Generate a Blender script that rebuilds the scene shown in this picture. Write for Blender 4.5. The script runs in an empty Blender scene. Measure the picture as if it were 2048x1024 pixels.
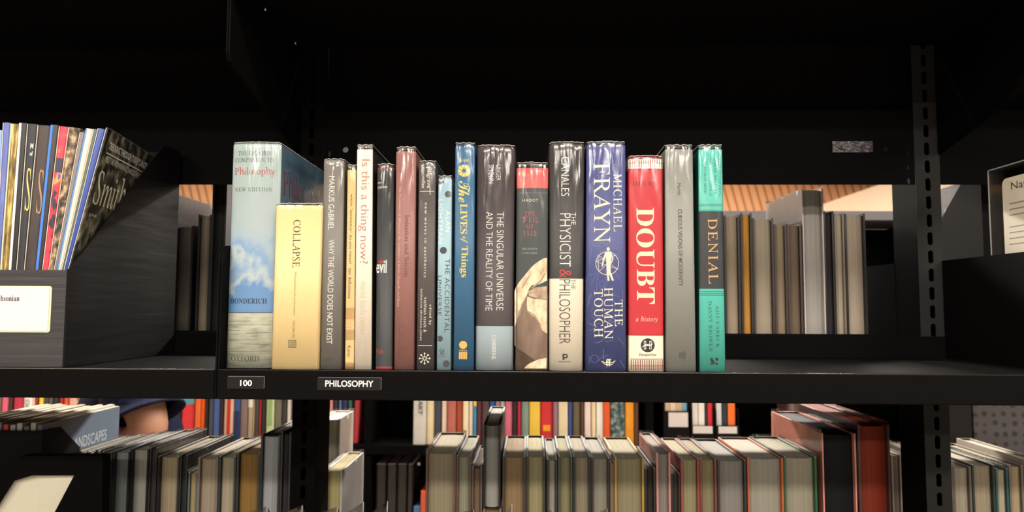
import bpy, bmesh, math, random
from mathutils import Vector, Matrix
R = random.Random(7)
SC = bpy.context.scene
COL = SC.collection

# ------------------------------------------------------------------ camera
F = 1420.0; CX, CY = 1024.0, 512.0; CAMZ = 1.45
YAW, PITCH, ROLL = math.atan(37 / F), math.atan(100 / F), math.radians(.26)
fwd = Vector((-math.sin(YAW) * math.cos(PITCH), math.cos(YAW) * math.cos(PITCH), math.sin(PITCH)))
r0 = Vector((math.cos(YAW), math.sin(YAW), 0)); u0 = r0.cross(fwd)
rgt = r0 * math.cos(ROLL) + u0 * math.sin(ROLL)
upv = u0 * math.cos(ROLL) - r0 * math.sin(ROLL)
cam = bpy.data.cameras.new('camera'); camo = bpy.data.objects.new('camera', cam); COL.objects.link(camo)
cam.sensor_width = 36; cam.lens = F / 2048 * 36; cam.clip_start = .01; cam.clip_end = 60
camo.matrix_world = Matrix.Translation((0, 0, CAMZ)) @ Matrix((rgt, upv, -fwd)).transposed().to_4x4()
cam.dof.use_dof = True; cam.dof.focus_distance = .76; cam.dof.aperture_fstop = 8
SC.camera = camo

def P(px, py, Y):
    """the point of the place seen at a pixel, at depth Y"""
    d = fwd + rgt * ((px - CX) / F) + upv * ((CY - py) / F)
    return Vector((0, 0, CAMZ)) + d * (Y / d.y)

# ------------------------------------------------------------------ light
SC.view_settings.view_transform = 'Standard'; SC.view_settings.look = 'None'
SC.view_settings.gamma = 1; SC.view_settings.use_curve_mapping = False
SC.view_settings.exposure = 0.0
w = bpy.data.worlds.new('world'); SC.world = w; w.use_nodes = True
w.node_tree.nodes['Background'].inputs[0].default_value = (1, .93, .87, 1)
w.node_tree.nodes['Background'].inputs[1].default_value = .22

def area(x, y, z, sx, sy, power, col=(1, .92, .82), rot=(0, 0, 0)):
    l = bpy.data.lights.new('ceiling_and_fill_lamp', 'AREA'); l.shape = 'RECTANGLE'; l.size = sx; l.size_y = sy
    l.energy = power; l.color = col
    o = bpy.data.objects.new('ceiling_and_fill_lamp', l); o.location = (x, y, z); o.rotation_euler = rot; COL.objects.link(o)
CEIL = 3.0
for x in (-1.5, .15, 1.8): area(x, -.45, CEIL - .06, 1.2, .3, 38)          # our aisle
for x in (-1.9, .2, 2.3): area(x, -2.4, CEIL - .06, 1.2, .3, 88)  # added fill row behind the camera, out of view
for x in (-2.4, .2, 2.8): area(x, -4.6, CEIL - .06, 1.2, .3, 130)  # second added fill row, evens the spines and feeds film reflections
for x in (-1.9, -.4, 1.1, 2.6): area(x, 1.78, CEIL - .06, 1.2, .25, 46)    # aisle behind the unit
for x in (-2.4, -1.1, .2, 1.5, 2.8): area(x, 3.8, CEIL - .06, 1.1, .3, 190)    # next aisle; unseen row placed to reach the low book tops
for x in (-2.5, .5, 3.5): area(x, 4.6, CEIL - .06, 1.2, .6, 40)  # unseen row added to light the far wall
for x in (-3.5, .5, 4.5): area(x, 6.6, CEIL - .06, 1.5, .6, 34)  # another unseen row, added for the far wall

# ------------------------------------------------------------------ materials
MATS = {}
def lin(c):
    return tuple((v / 255 / 12.92 if v / 255 <= .04045 else ((v / 255 + .055) / 1.055) ** 2.4) for v in c) + (1,)
def M(name, col, rough=.5, metal=0, spec=.5, srgb=True, bump=None, var=0):
    """bump=(scale xyz, strength, distance); var = slight tonal mottling of the stuff itself"""
    if name in MATS: return MATS[name]
    m = bpy.data.materials.new(name); m.use_nodes = True; nt = m.node_tree; b = nt.nodes['Principled BSDF']
    c = lin(col) if srgb else tuple(col) + (1,)
    b.inputs['Base Color'].default_value = c; b.inputs['Roughness'].default_value = rough
    b.inputs['Metallic'].default_value = metal; b.inputs['Specular IOR Level'].default_value = spec
    tc = nt.nodes.new('ShaderNodeTexCoord'); mp = nt.nodes.new('ShaderNodeMapping')
    nt.links.new(tc.outputs['Object'], mp.inputs[0])
    nz = nt.nodes.new('ShaderNodeTexNoise'); nt.links.new(mp.outputs[0], nz.inputs['Vector']); nz.inputs['Scale'].default_value = 1
    sc = bump[0] if bump else (60, 60, 60); mp.inputs['Scale'].default_value = sc
    if bump:
        bp = nt.nodes.new('ShaderNodeBump'); bp.inputs['Strength'].default_value = bump[1]; bp.inputs['Distance'].default_value = bump[2]
        nt.links.new(nz.outputs[0], bp.inputs['Height']); nt.links.new(bp.outputs[0], b.inputs['Normal'])
    if var:
        mx = nt.nodes.new('ShaderNodeMix'); mx.data_type = 'RGBA'
        mx.inputs[6].default_value = tuple(v * (1 - var) for v in c[:3]) + (1,); mx.inputs[7].default_value = tuple(min(1, v * (1 + var)) for v in c[:3]) + (1,)
        nt.links.new(nz.outputs[0], mx.inputs[0]); nt.links.new(mx.outputs[2], b.inputs['Base Color'])
    MATS[name] = m; return m

METAL = M('black powder coat', (.0021, .0018, .0018), .72, 0, .05, False, ((900, 900, 900), .12, .0004))
BEND = M('lip highlight coat', (.05, .047, .045), .22, .6, .7, False)  # paler glossy strip paints the highlight line along the shelf lip
METAL2 = M('grey frame and lit post coat', (.017, .0162, .016), .55, 0, .1, False, ((900, 900, 900), .12, .0004))  # right post's front painted paler as lamplit; also the partition frame
INK = M('black ink', (28, 28, 30), .5); WHITE = M('white print', (240, 236, 226), .5)
CARD = M('black card', (.0062, .0056, .0058), .5, 0, .07, False, ((8, 8, 90), .25, .002), .25)

def ink(c): return M('ink %d %d %d' % c, c, .5)

def film_mat():
    m = bpy.data.materials.new('clear polyester film'); m.use_nodes = True; nt = m.node_tree; nt.nodes.clear()
    o = nt.nodes.new('ShaderNodeOutputMaterial'); t = nt.nodes.new('ShaderNodeBsdfTransparent'); g = nt.nodes.new('ShaderNodeBsdfGlossy')
    t.inputs[0].default_value = (.97, .97, .97, 1)
    g.inputs['Roughness'].default_value = .13
    fr = nt.nodes.new('ShaderNodeLayerWeight'); fr.inputs['Blend'].default_value = .34
    mm = nt.nodes.new('ShaderNodeMath'); mm.operation = 'MULTIPLY_ADD'; mm.inputs[1].default_value = .55; mm.inputs[2].default_value = .036
    mx = nt.nodes.new('ShaderNodeMixShader'); tc = nt.nodes.new('ShaderNodeTexCoord')
    mp = nt.nodes.new('ShaderNodeMapping'); mp.inputs['Scale'].default_value = (120, 120, 11)
    n1 = nt.nodes.new('ShaderNodeTexNoise'); n1.inputs['Scale'].default_value = 1; n1.inputs['Detail'].default_value = 1.5; n1.inputs['Distortion'].default_value = .8
    bp = nt.nodes.new('ShaderNodeBump'); bp.inputs['Strength'].default_value = .45; bp.inputs['Distance'].default_value = .0022
    L = nt.links.new
    L(tc.outputs['Object'], mp.inputs[0]); L(mp.outputs[0], n1.inputs['Vector']); L(n1.outputs[0], bp.inputs['Height'])
    L(bp.outputs[0], g.inputs['Normal']); L(bp.outputs[0], fr.inputs['Normal'])
    L(fr.outputs['Fresnel'], mm.inputs[0]); L(mm.outputs[0], mx.inputs[0]); L(t.outputs[0], mx.inputs[1]); L(g.outputs[0], mx.inputs[2])
    L(mx.outputs[0], o.inputs[0]); return m
FILM = film_mat()
RIM = M('film glint', (205, 202, 196), .2, 0, .8)  # pale beads stand for glints on the clear folded film

def ramp_mat(name, stops, axis='Z', noise=(1, 1, 1), nfac=0, rough=.5, wave=None):
    """printed picture: colour ramp over noise or over the object's own height"""
    m = bpy.data.materials.new(name); m.use_nodes = True; nt = m.node_tree; b = nt.nodes['Principled BSDF']; L = nt.links.new
    b.inputs['Roughness'].default_value = rough
    tc = nt.nodes.new('ShaderNodeTexCoord'); sp = nt.nodes.new('ShaderNodeSeparateXYZ'); L(tc.outputs['Object'], sp.inputs[0])
    mp = nt.nodes.new('ShaderNodeMapping'); mp.inputs['Scale'].default_value = noise; L(tc.outputs['Object'], mp.inputs[0])
    nz = nt.nodes.new('ShaderNodeTexNoise'); nz.inputs['Scale'].default_value = 1; nz.inputs['Detail'].default_value = 5; L(mp.outputs[0], nz.inputs[0])
    a = nt.nodes.new('ShaderNodeMath'); a.operation = 'MULTIPLY_ADD'; L(nz.outputs[0], a.inputs[0]); a.inputs[1].default_value = nfac
    if axis == 'N': a.inputs[2].default_value = 0
    else: L(sp.outputs[axis], a.inputs[2])
    rp = nt.nodes.new('ShaderNodeValToRGB'); L(a.outputs[0], rp.inputs[0]); e = rp.color_ramp.elements
    while len(e) < len(stops): e.new(.5)
    for k, (p, c) in enumerate(stops): e[k].position = p; e[k].color = lin(c)
    L(rp.outputs[0], b.inputs['Base Color']); return m

def page_mat(c, stripe=.3):
    name = 'page edges %d %d %d' % c
    if name in MATS: return MATS[name]
    m = bpy.data.materials.new(name); m.use_nodes = True; nt = m.node_tree; b = nt.nodes['Principled BSDF']; L = nt.links.new
    b.inputs['Roughness'].default_value = .75; b.inputs['Specular IOR Level'].default_value = .2
    tc = nt.nodes.new('ShaderNodeTexCoord'); mp = nt.nodes.new('ShaderNodeMapping'); mp.inputs['Scale'].default_value = (1500, 12, 3)
    L(tc.outputs['Object'], mp.inputs[0]); nz = nt.nodes.new('ShaderNodeTexNoise'); nz.inputs['Scale'].default_value = 1; L(mp.outputs[0], nz.inputs[0])
    rp = nt.nodes.new('ShaderNodeValToRGB'); L(nz.outputs[0], rp.inputs[0]); k = lin(c)
    rp.color_ramp.elements[0].position = .3; rp.color_ramp.elements[0].color = tuple(v * (1 - stripe) for v in k[:3]) + (1,)
    rp.color_ramp.elements[1].position = .6; rp.color_ramp.elements[1].color = k
    L(rp.outputs[0], b.inputs['Base Color']); MATS[name] = m; return m

# ------------------------------------------------------------------ helpers
def tag(o, label=None, cat=None, group=None, kind=None):
    if label: o['label'] = label
    if cat: o['category'] = cat
    if group: o['group'] = group
    if kind: o['kind'] = kind
    return o
def empty(name, loc, label, cat, group=None, rot=(0, 0, 0)):
    o = bpy.data.objects.new(name, None); o.location = loc; o.rotation_euler = rot; o.empty_display_size = .02
    COL.objects.link(o); return tag(o, label, cat, group)

class MB:
    def __init__(s): s.v = []; s.f = []; s.mi = []; s.sm = []
    def quad(s, *p, m=0, sm=False):
        i = len(s.v); s.v += [tuple(q) for q in p]; s.f.append(tuple(range(i, i + len(p)))); s.mi.append(m); s.sm.append(sm); return s
    def box(s, x0, x1, y0, y1, z0, z1, m=0):
        c = [(x, y, z) for z in (z0, z1) for y in (y0, y1) for x in (x0, x1)]
        for f in ((0, 2, 3, 1), (4, 5, 7, 6), (0, 1, 5, 4), (2, 6, 7, 3), (0, 4, 6, 2), (1, 3, 7, 5)): s.quad(*[c[k] for k in f], m=m)
        return s
    def strip(s, rings, closed=False, m=0, sm=True, cap=False):
        i = len(s.v); n = len(rings[0])
        for r in rings: s.v += [tuple(q) for q in r]
        for a in range(len(rings) - 1):
            for b in range(n if closed else n - 1):
                c = (b + 1) % n
                s.f.append((i + a * n + b, i + a * n + c, i + (a + 1) * n + c, i + (a + 1) * n + b)); s.mi.append(m if isinstance(m, int) else m(a, b)); s.sm.append(sm)
        if cap:
            s.f.append(tuple(i + k for k in range(n))[::-1]); s.mi.append(0); s.sm.append(False)
            s.f.append(tuple(i + (len(rings) - 1) * n + k for k in range(n))); s.mi.append(0); s.sm.append(False)
        return s
    def add(s, vs, fs, m=0, sm=False):
        i = len(s.v); s.v += [tuple(q) for q in vs]
        for f in fs: s.f.append(tuple(i + k for k in f)); s.mi.append(m); s.sm.append(sm)
        return s
    def build(s, name, mats, parent=None, loc=None, bevel=0):
        me = bpy.data.meshes.new(name); me.from_pydata(s.v, [], s.f)
        for m in (mats if isinstance(mats, (list, tuple)) else [mats]): me.materials.append(m)
        for p, a, b in zip(me.polygons, s.mi, s.sm): p.material_index = a; p.use_smooth = b
        bm = bmesh.new(); bm.from_mesh(me); bmesh.ops.remove_doubles(bm, verts=bm.verts, dist=1e-6)
        bmesh.ops.recalc_face_normals(bm, faces=bm.faces); bm.to_mesh(me); bm.free()
        o = bpy.data.objects.new(name, me); COL.objects.link(o)
        if parent: o.parent = parent
        if loc: o.location = loc
        if bevel:
            b = o.modifiers.new('bevel', 'BEVEL'); b.width = bevel; b.segments = 2; b.limit_method = 'ANGLE'
        return o

def plate(loops, t):
    """2-D outline with holes -> slab mesh data in (u, v, w), w from 0 to t"""
    cu = bpy.data.curves.new('p', 'CURVE'); cu.dimensions = '2D'; cu.fill_mode = 'BOTH'; cu.extrude = t / 2
    for lp in loops:
        s = cu.splines.new('POLY'); s.points.add(len(lp) - 1); s.use_cyclic_u = True
        for k, (a, b) in enumerate(lp): s.points[k].co = (a, b, 0, 1)
    o = bpy.data.objects.new('p', cu); me = bpy.data.meshes.new_from_object(o)
    vs = [(v.co.x, v.co.y, v.co.z + t / 2) for v in me.vertices]; fs = [tuple(p.vertices) for p in me.polygons]
    bpy.data.objects.remove(o); bpy.data.curves.remove(cu); bpy.data.meshes.remove(me)
    return vs, fs
def circ(x, y, r, n=16, r2=None): return [(x + r * math.cos(k * 2 * math.pi / n), y + (r2 or r) * math.sin(k * 2 * math.pi / n)) for k in range(n)]
def rrect(x0, x1, y0, y1, r, n=4):
    o = []
    for cx, cy, a in ((x1 - r, y0 + r, -90), (x1 - r, y1 - r, 0), (x0 + r, y1 - r, 90), (x0 + r, y0 + r, 180)):
        for k in range(n + 1): t = math.radians(a + 90 * k / n); o.append((cx + r * math.cos(t), cy + r * math.sin(t)))
    return o

def uni(s, kind):
    o = ''
    U = {'b': (0x1D400, 0x1D41A), 'i': (0x1D434, 0x1D44E), 's': (0x1D4D0, 0x1D4EA)}
    if kind[0] not in U: return s
    a, b = U[kind[0]]
    for c in s:
        if c.isascii() and c.isupper(): c = chr(a + ord(c) - 65)
        elif kind[0] == 'i' and c == 'h': c = '\u210e'
        elif c.isascii() and c.islower(): c = chr(b + ord(c) - 97)
        o += c
    return o
TC = {}
def text2d(s, kind, spacing=1.0):
    """kinds: r roman serif, i italic serif, b bold serif, s script, g gothic, gl light, gb bold gothic -> unit-box mesh and its aspect"""
    key = (s, kind, spacing)
    if key in TC: return TC[key]
    cu = bpy.data.curves.new('t', 'FONT'); k = {'r': 'i'}.get(kind, kind)
    cu.body = uni(s, k); cu.resolution_u = 3; cu.space_character = spacing
    if kind == 'r': cu.shear = -.3
    if kind == 'gl': cu.offset = -.012
    if kind == 'gb': cu.offset = .014
    o = bpy.data.objects.new('t', cu); me = bpy.data.meshes.new_from_object(o)
    vs = [(v.co.x, v.co.y) for v in me.vertices]; fs = [tuple(p.vertices) for p in me.polygons]
    bpy.data.objects.remove(o); bpy.data.curves.remove(cu); bpy.data.meshes.remove(me)
    x0 = min(v[0] for v in vs); x1 = max(v[0] for v in vs); y0 = min(v[1] for v in vs); y1 = max(v[1] for v in vs)
    TC[key] = ([((a - x0) / (x1 - x0), (b - y0) / (y1 - y0)) for a, b in vs], fs)
    return TC[key]

# ================================================================== structure
def struct(name, mb, mat): o = mb.build(name, mat); o['kind'] = 'structure'; return o
struct('floor', MB().box(-6, 6.5, -6, 9, -.1, 0), M('pale floor', (160, 151, 140), .9, 0, .2, True, ((300, 300, 300), .5, .002), .2))
struct('ceiling', MB().box(-6, 6.5, -6, 9, CEIL, CEIL + .1), M('ceiling board', (226, 216, 204), .8, var=.04))
def slat_mat():
    m = bpy.data.materials.new('timber slats'); m.use_nodes = True; nt = m.node_tree; b = nt.nodes['Principled BSDF']; L = nt.links.new
    tc = nt.nodes.new('ShaderNodeTexCoord'); mp = nt.nodes.new('ShaderNodeMapping'); mp.inputs['Scale'].default_value = (1, 1, 1); mp.inputs['Rotation'].default_value = (0, .25, 0)
    wv = nt.nodes.new('ShaderNodeTexWave'); wv.inputs['Scale'].default_value = 3.4; wv.inputs['Distortion'].default_value = .0
    rp = nt.nodes.new('ShaderNodeValToRGB'); e = rp.color_ramp.elements
    e[0].position = .02; e[0].color = lin((176, 122, 82)); e[1].position = .3; e[1].color = lin((244, 192, 146))
    L(tc.outputs['Object'], mp.inputs[0]); L(mp.outputs[0], wv.inputs[0]); L(wv.outputs[0], rp.inputs[0]); L(rp.outputs[0], b.inputs['Base Color'])
    b.inputs['Roughness'].default_value = .5; return m
struct('wall_back', MB().box(-6, 6.5, 8.5, 8.7, 0, CEIL), slat_mat())
a, b_, c = P(1560, 438, 7.6), P(1790, 358, 7.6), P(2300, 358, 7.6)
vs, fs = plate([[(a.x, 0), (c.x, 0), (c.x, b_.z), (b_.x, b_.z), (a.x, a.z)]], .12)
struct('wall_right', MB().add([(x, 7.6 + t, z) for x, z, t in vs], fs), M('beige plaster', (212, 192, 168), .8, var=.04))

# ================================================================== the double-sided unit
YF = .757                                   # where the spines stand
ZS = P(1061, 742.5, YF).z                   # shelf top
XL, XR = -.3157, .5567     # upright centres
LIFT = .0007; LOW = ZS - .381; UPZ = CAMZ + .342
XLL = XL - .9; XRR = XR + .9
fr = empty('shelving_frame', (XL, 1.03, 0), 'black slotted steel uprights and back rails of the double-sided library shelving', 'shelving')
def loc(o, vs): return [(x - o.location.x, y - o.location.y, z - o.location.z) for x, y, z in vs]
for X in (XLL, XL, XR, XRR):
    hw = .0172; zt = 2.35
    mb = MB(); fx, fy = fr.location.x, fr.location.y; X_ = X - fx
    for sx in (-1, 1): a, c = sorted((X_ + sx * .0036, X_ + sx * hw)); mb.box(a, c, 1.0 - fy, 1.002 - fy, 0, zt)
    zz_ = 0; mb.box(X_ - .0036, X_ + .0036, 1.0 - fy, 1.002 - fy, 0, .191)
    for k in range(84):
        z = .2 + k * .0254; top = z + .0254 - .009 if k < 83 else zt
        mb.box(X_ - .0036, X_ + .0036, 1.0 - fy, 1.002 - fy, z + .009, top)
        for sx in (-1, 1):
            for sz in (-1, 1): mb.quad((X_ + sx * .0036, 1.0 - fy, z + sz * .009), (X_ + sx * .0036, 1.0 - fy, z + sz * .0068), (X_ + sx * .0012, 1.0 - fy, z + sz * .009))
    mb.box(X - hw - fr.location.x, X + hw - fr.location.x, .033, .035, 0, zt)
    for sx in (-1, 1):
        x = X + sx * hw; a, c = min(x, x - sx * .0015), max(x, x - sx * .0015)
        mb.box(a - fr.location.x, c - fr.location.x, -.029, .034, 0, zt, m=1)
    mb.build('upright', [METAL2 if X == XR else METAL, METAL], fr)  # right post's front carries lamp reflection in its paler coat
zb0, zb1 = P(1061, 369, 1.0).z, P(1061, 224, 1.0).z
bx = [P(588, 301, 1.0).x, P(691, 301, 1.0).x, P(1772, 298, 1.0).x, P(1880, 298, 1.0).x]
zh = P(1100, 299, 1.0).z
for X0, X1 in ((XLL, XL), (XL, XR), (XR, XRR)):
    a, c = X0 + .0177, X1 - .0177
    hx = [x for x in bx if a + .02 < x < c - .02]
    holes = [circ(x, zh, .0042) for x in set(round(h, 3) for h in hx)]
    for sx in ((a + .009, c - .009) if X0 == XL else ()):
        for dz in (-.006, -.025, -.045): holes.append(circ(sx, zh + dz, .0018, 10, .0045))
    vs, fs = plate([[(a, zb0), (c, zb0), (c, zb1), (a, zb1)]] + holes, .0015)
    MB().add(loc(fr, [(x, 1.0 + t, z) for x, z, t in vs]), fs).build('back_rail', METAL, fr)
    MB().box(a - fr.location.x, c - fr.location.x, -.012, -.0105, zb1 - .004, CAMZ + .40).build('upper_rail', METAL, fr)
    MB().box(a - fr.location.x, c - fr.location.x, -.03, .034, .02, .1).build('kick_plate', METAL, fr)

def bracket_pts(kind, y0, y1, top, lipb):
    d = 1 if y1 > y0 else -1
    if kind == 'up':        # rises above the deck
        p = [(y0, lipb), (y0, top - .02)] + [(y0 + d * (.022 - .022 * math.cos(t)), top - .02 + .02 * math.sin(t)) for t in [k * math.pi / 2 / 5 for k in range(1, 6)]] + [(y1, top), (y1, lipb)]
    else:                   # hangs below the deck
        b = lipb - .077; p = [(y0, lipb + .045), (y0, b + .012), (y0 + d * .004, b + .003), (y0 + d * .012, b), (y1, b - .05), (y1, lipb + .045)]
    return p
def metal_shelf(label, X0, X1, z, side, kind='up', group='steel shelves of the double-sided unit', rear=True):
    y0, y1 = (.7505, .9985) if side < 0 else (1.3345, 1.066)
    d = 1 if y1 > y0 else -1
    o = empty('metal_shelf', ((X0 + X1) / 2, min(y0, y1), z), label, 'shelf', group)
    hx = (X1 - X0) / 2 - .0022
    def Y(v): return v - o.location.y
    ya, yb = sorted((Y(y0), Y(y1)))
    th = .031
    MB().box(-hx, hx, ya + .002, yb - .0005, -.0015, 0).build('deck', METAL, o)
    la, lb = sorted((Y(y0), Y(y0 + d * .0035)))
    MB().box(-hx, hx, la, lb, -th, .0004).build('front_lip', METAL, o, bevel=.0012)
    MB().strip([[(x, (Y(y0) + d * .0007) + .0008 * math.cos(a2), -.0002 + .0008 * math.sin(a2)) for a2 in [j * math.pi / 4 for j in range(8)]] for x in (-hx, hx)], True, cap=True).build('lip_highlight', BEND, o)
    if rear:
        la, lb = sorted((Y(y1), Y(y1 - d * .0015)))
        MB().box(-hx, hx, la, lb, -.0015, .0295).build('back_stop', METAL, o, bevel=.0005)
    for sx in (-1, 1):
        top = .134
        vs, fs = plate([[(a, b) for a, b in bracket_pts(kind, Y(y0) + d * .0015, Y(y1), top, -th)]], .0016)
        x0 = sx * hx + (0.0001 if sx > 0 else -.0017)
        MB().add([(x0 + t, a, b) for a, b, t in vs], fs).build('bracket', METAL, o)
        if kind != 'up' and side < 0 and sx < 0:
            for yy in (.851, .965):
                rb = []
                for k in range(5):
                    t = k * math.pi / 8; rb.append([(-.3 * 0 + x0 + .0016 + .002 * math.sin(t), Y(yy) + .0035 * math.cos(t) * math.cos(a2), -.006 + .0035 * math.cos(t) * math.sin(a2)) for a2 in [j * math.pi / 5 for j in range(10)]])
                MB().strip(rb, True).build('rivet', M('bare rivet', (190, 188, 184), .3, 1), o)
    return o
HP = 'black steel shelf '
bayn = (('left', XLL, XL), ('centre', XL, XR), ('right', XR, XRR))
our = {'left': (XLL - .0, XL - .0165), 'centre': (XL - .0165, XR + .0165), 'right': (XR + .0165, XRR)}; opp = {'left': (XLL, XL), 'centre': (XL, XR - .0155), 'right': (XR - .0155, XRR)}
for nm, a, c in bayn:
    a, c = our[nm]
    at = {'left': 'beside the magazine file, left of the tall central row of books', 'centre': 'carrying the row of jacketed books, labelled 100 and PHILOSOPHY', 'right': 'at the right edge, beyond the slotted post, behind the clear sign'}[nm]
    metal_shelf(HP + at, a, c, ZS, -1)
    metal_shelf(HP + {'left': 'overhead at top left, above the magazines', 'centre': 'overhead, its dark underside above the row of jacketed books', 'right': 'overhead at top right, above the clear sign'}[nm], a, c, UPZ + .031, -1, 'down')
    metal_shelf(HP + {'left': 'below the frame at front left, under the magazine file', 'centre': 'below the frame at front centre, under the row of jacketed books', 'right': 'below the frame at front right'}[nm], a, c, LOW, -1)
    a, c = opp[nm]
    metal_shelf(HP + {'left': 'seen from behind under the grey pages left of the big light-blue book', 'centre': 'seen from behind, carrying the books with fore-edges out past the turquoise book', 'right': 'seen from behind, past the slotted post at right'}[nm], a, c, ZS, 1)
    metal_shelf(HP + {'left': 'low at the back left, carrying the magazines and fore-edge books', 'centre': 'low at the back, carrying the long row of pale fore-edges', 'right': 'low at the back right, carrying pale books past the slotted post'}[nm], a, c, LOW, 1)
    metal_shelf(HP + {'left': 'overhead at the back left, facing the rear aisle', 'centre': 'overhead at the back centre, facing the rear aisle', 'right': 'overhead at the back right, facing the rear aisle'}[nm], a, c, UPZ + .031, 1, 'down')
a = P(1664, 283, .999); c = P(1745, 305, .999)
st = MB().box(a.x, c.x, .9975, 1.0, c.z, a.z).build('foil_sticker', M('dull silver foil', (92, 88, 92), .38, .8, .5, True, ((90, 90, 260), 1, .004), .3))
tag(st, 'crinkled dull silver sticker on the back rail at upper right', 'sticker')

# shelf labels
def shelf_label(x0, y0, x1, y1, txt, tr, label):
    a, c = P(x0, y0, .7502), P(x1, y1, .7502)
    o = empty('shelf_label', ((a.x + c.x) / 2, .7505, c.z), label, 'label', 'black labels on the shelf lip')
    hw = (c.x - a.x) / 2; h = a.z - c.z
    vs, fs = plate([rrect(-hw, hw, 0, h, .0012)], .0006)
    MB().add([(x, -t, z) for x, z, t in vs], fs).build('holder', M('black label plastic', (22, 20, 21), .45, 0, .15), o)
    mb = MB(); mb.box(-hw + .001, hw, -.0009, -.0006, h - .0005, h - .0001); mb.box(hw - .0005, hw - .0001, -.0009, -.0006, .001, h)
    mb.build('edge_line', M('label edge', (110, 108, 106), .3), o)
    p, q = P(tr[0], tr[1], .7502), P(tr[2], tr[3], .7502); t2, f2 = text2d(txt, 'gb')
    MB().add([(p.x + u * (q.x - p.x) - o.location.x, -.0009, q.z + v * (p.z - q.z) - o.location.z) for u, v in t2], f2).build('lettering', WHITE, o)
shelf_label(455, 752, 529, 778, '100', (481, 760, 504, 772), 'small black shelf label reading 100 under the light-blue book')
shelf_label(635, 754, 763, 781, 'PHILOSOPHY', (651, 760.5, 747, 774), 'wide black shelf label reading PHILOSOPHY on the shelf lip')

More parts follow.
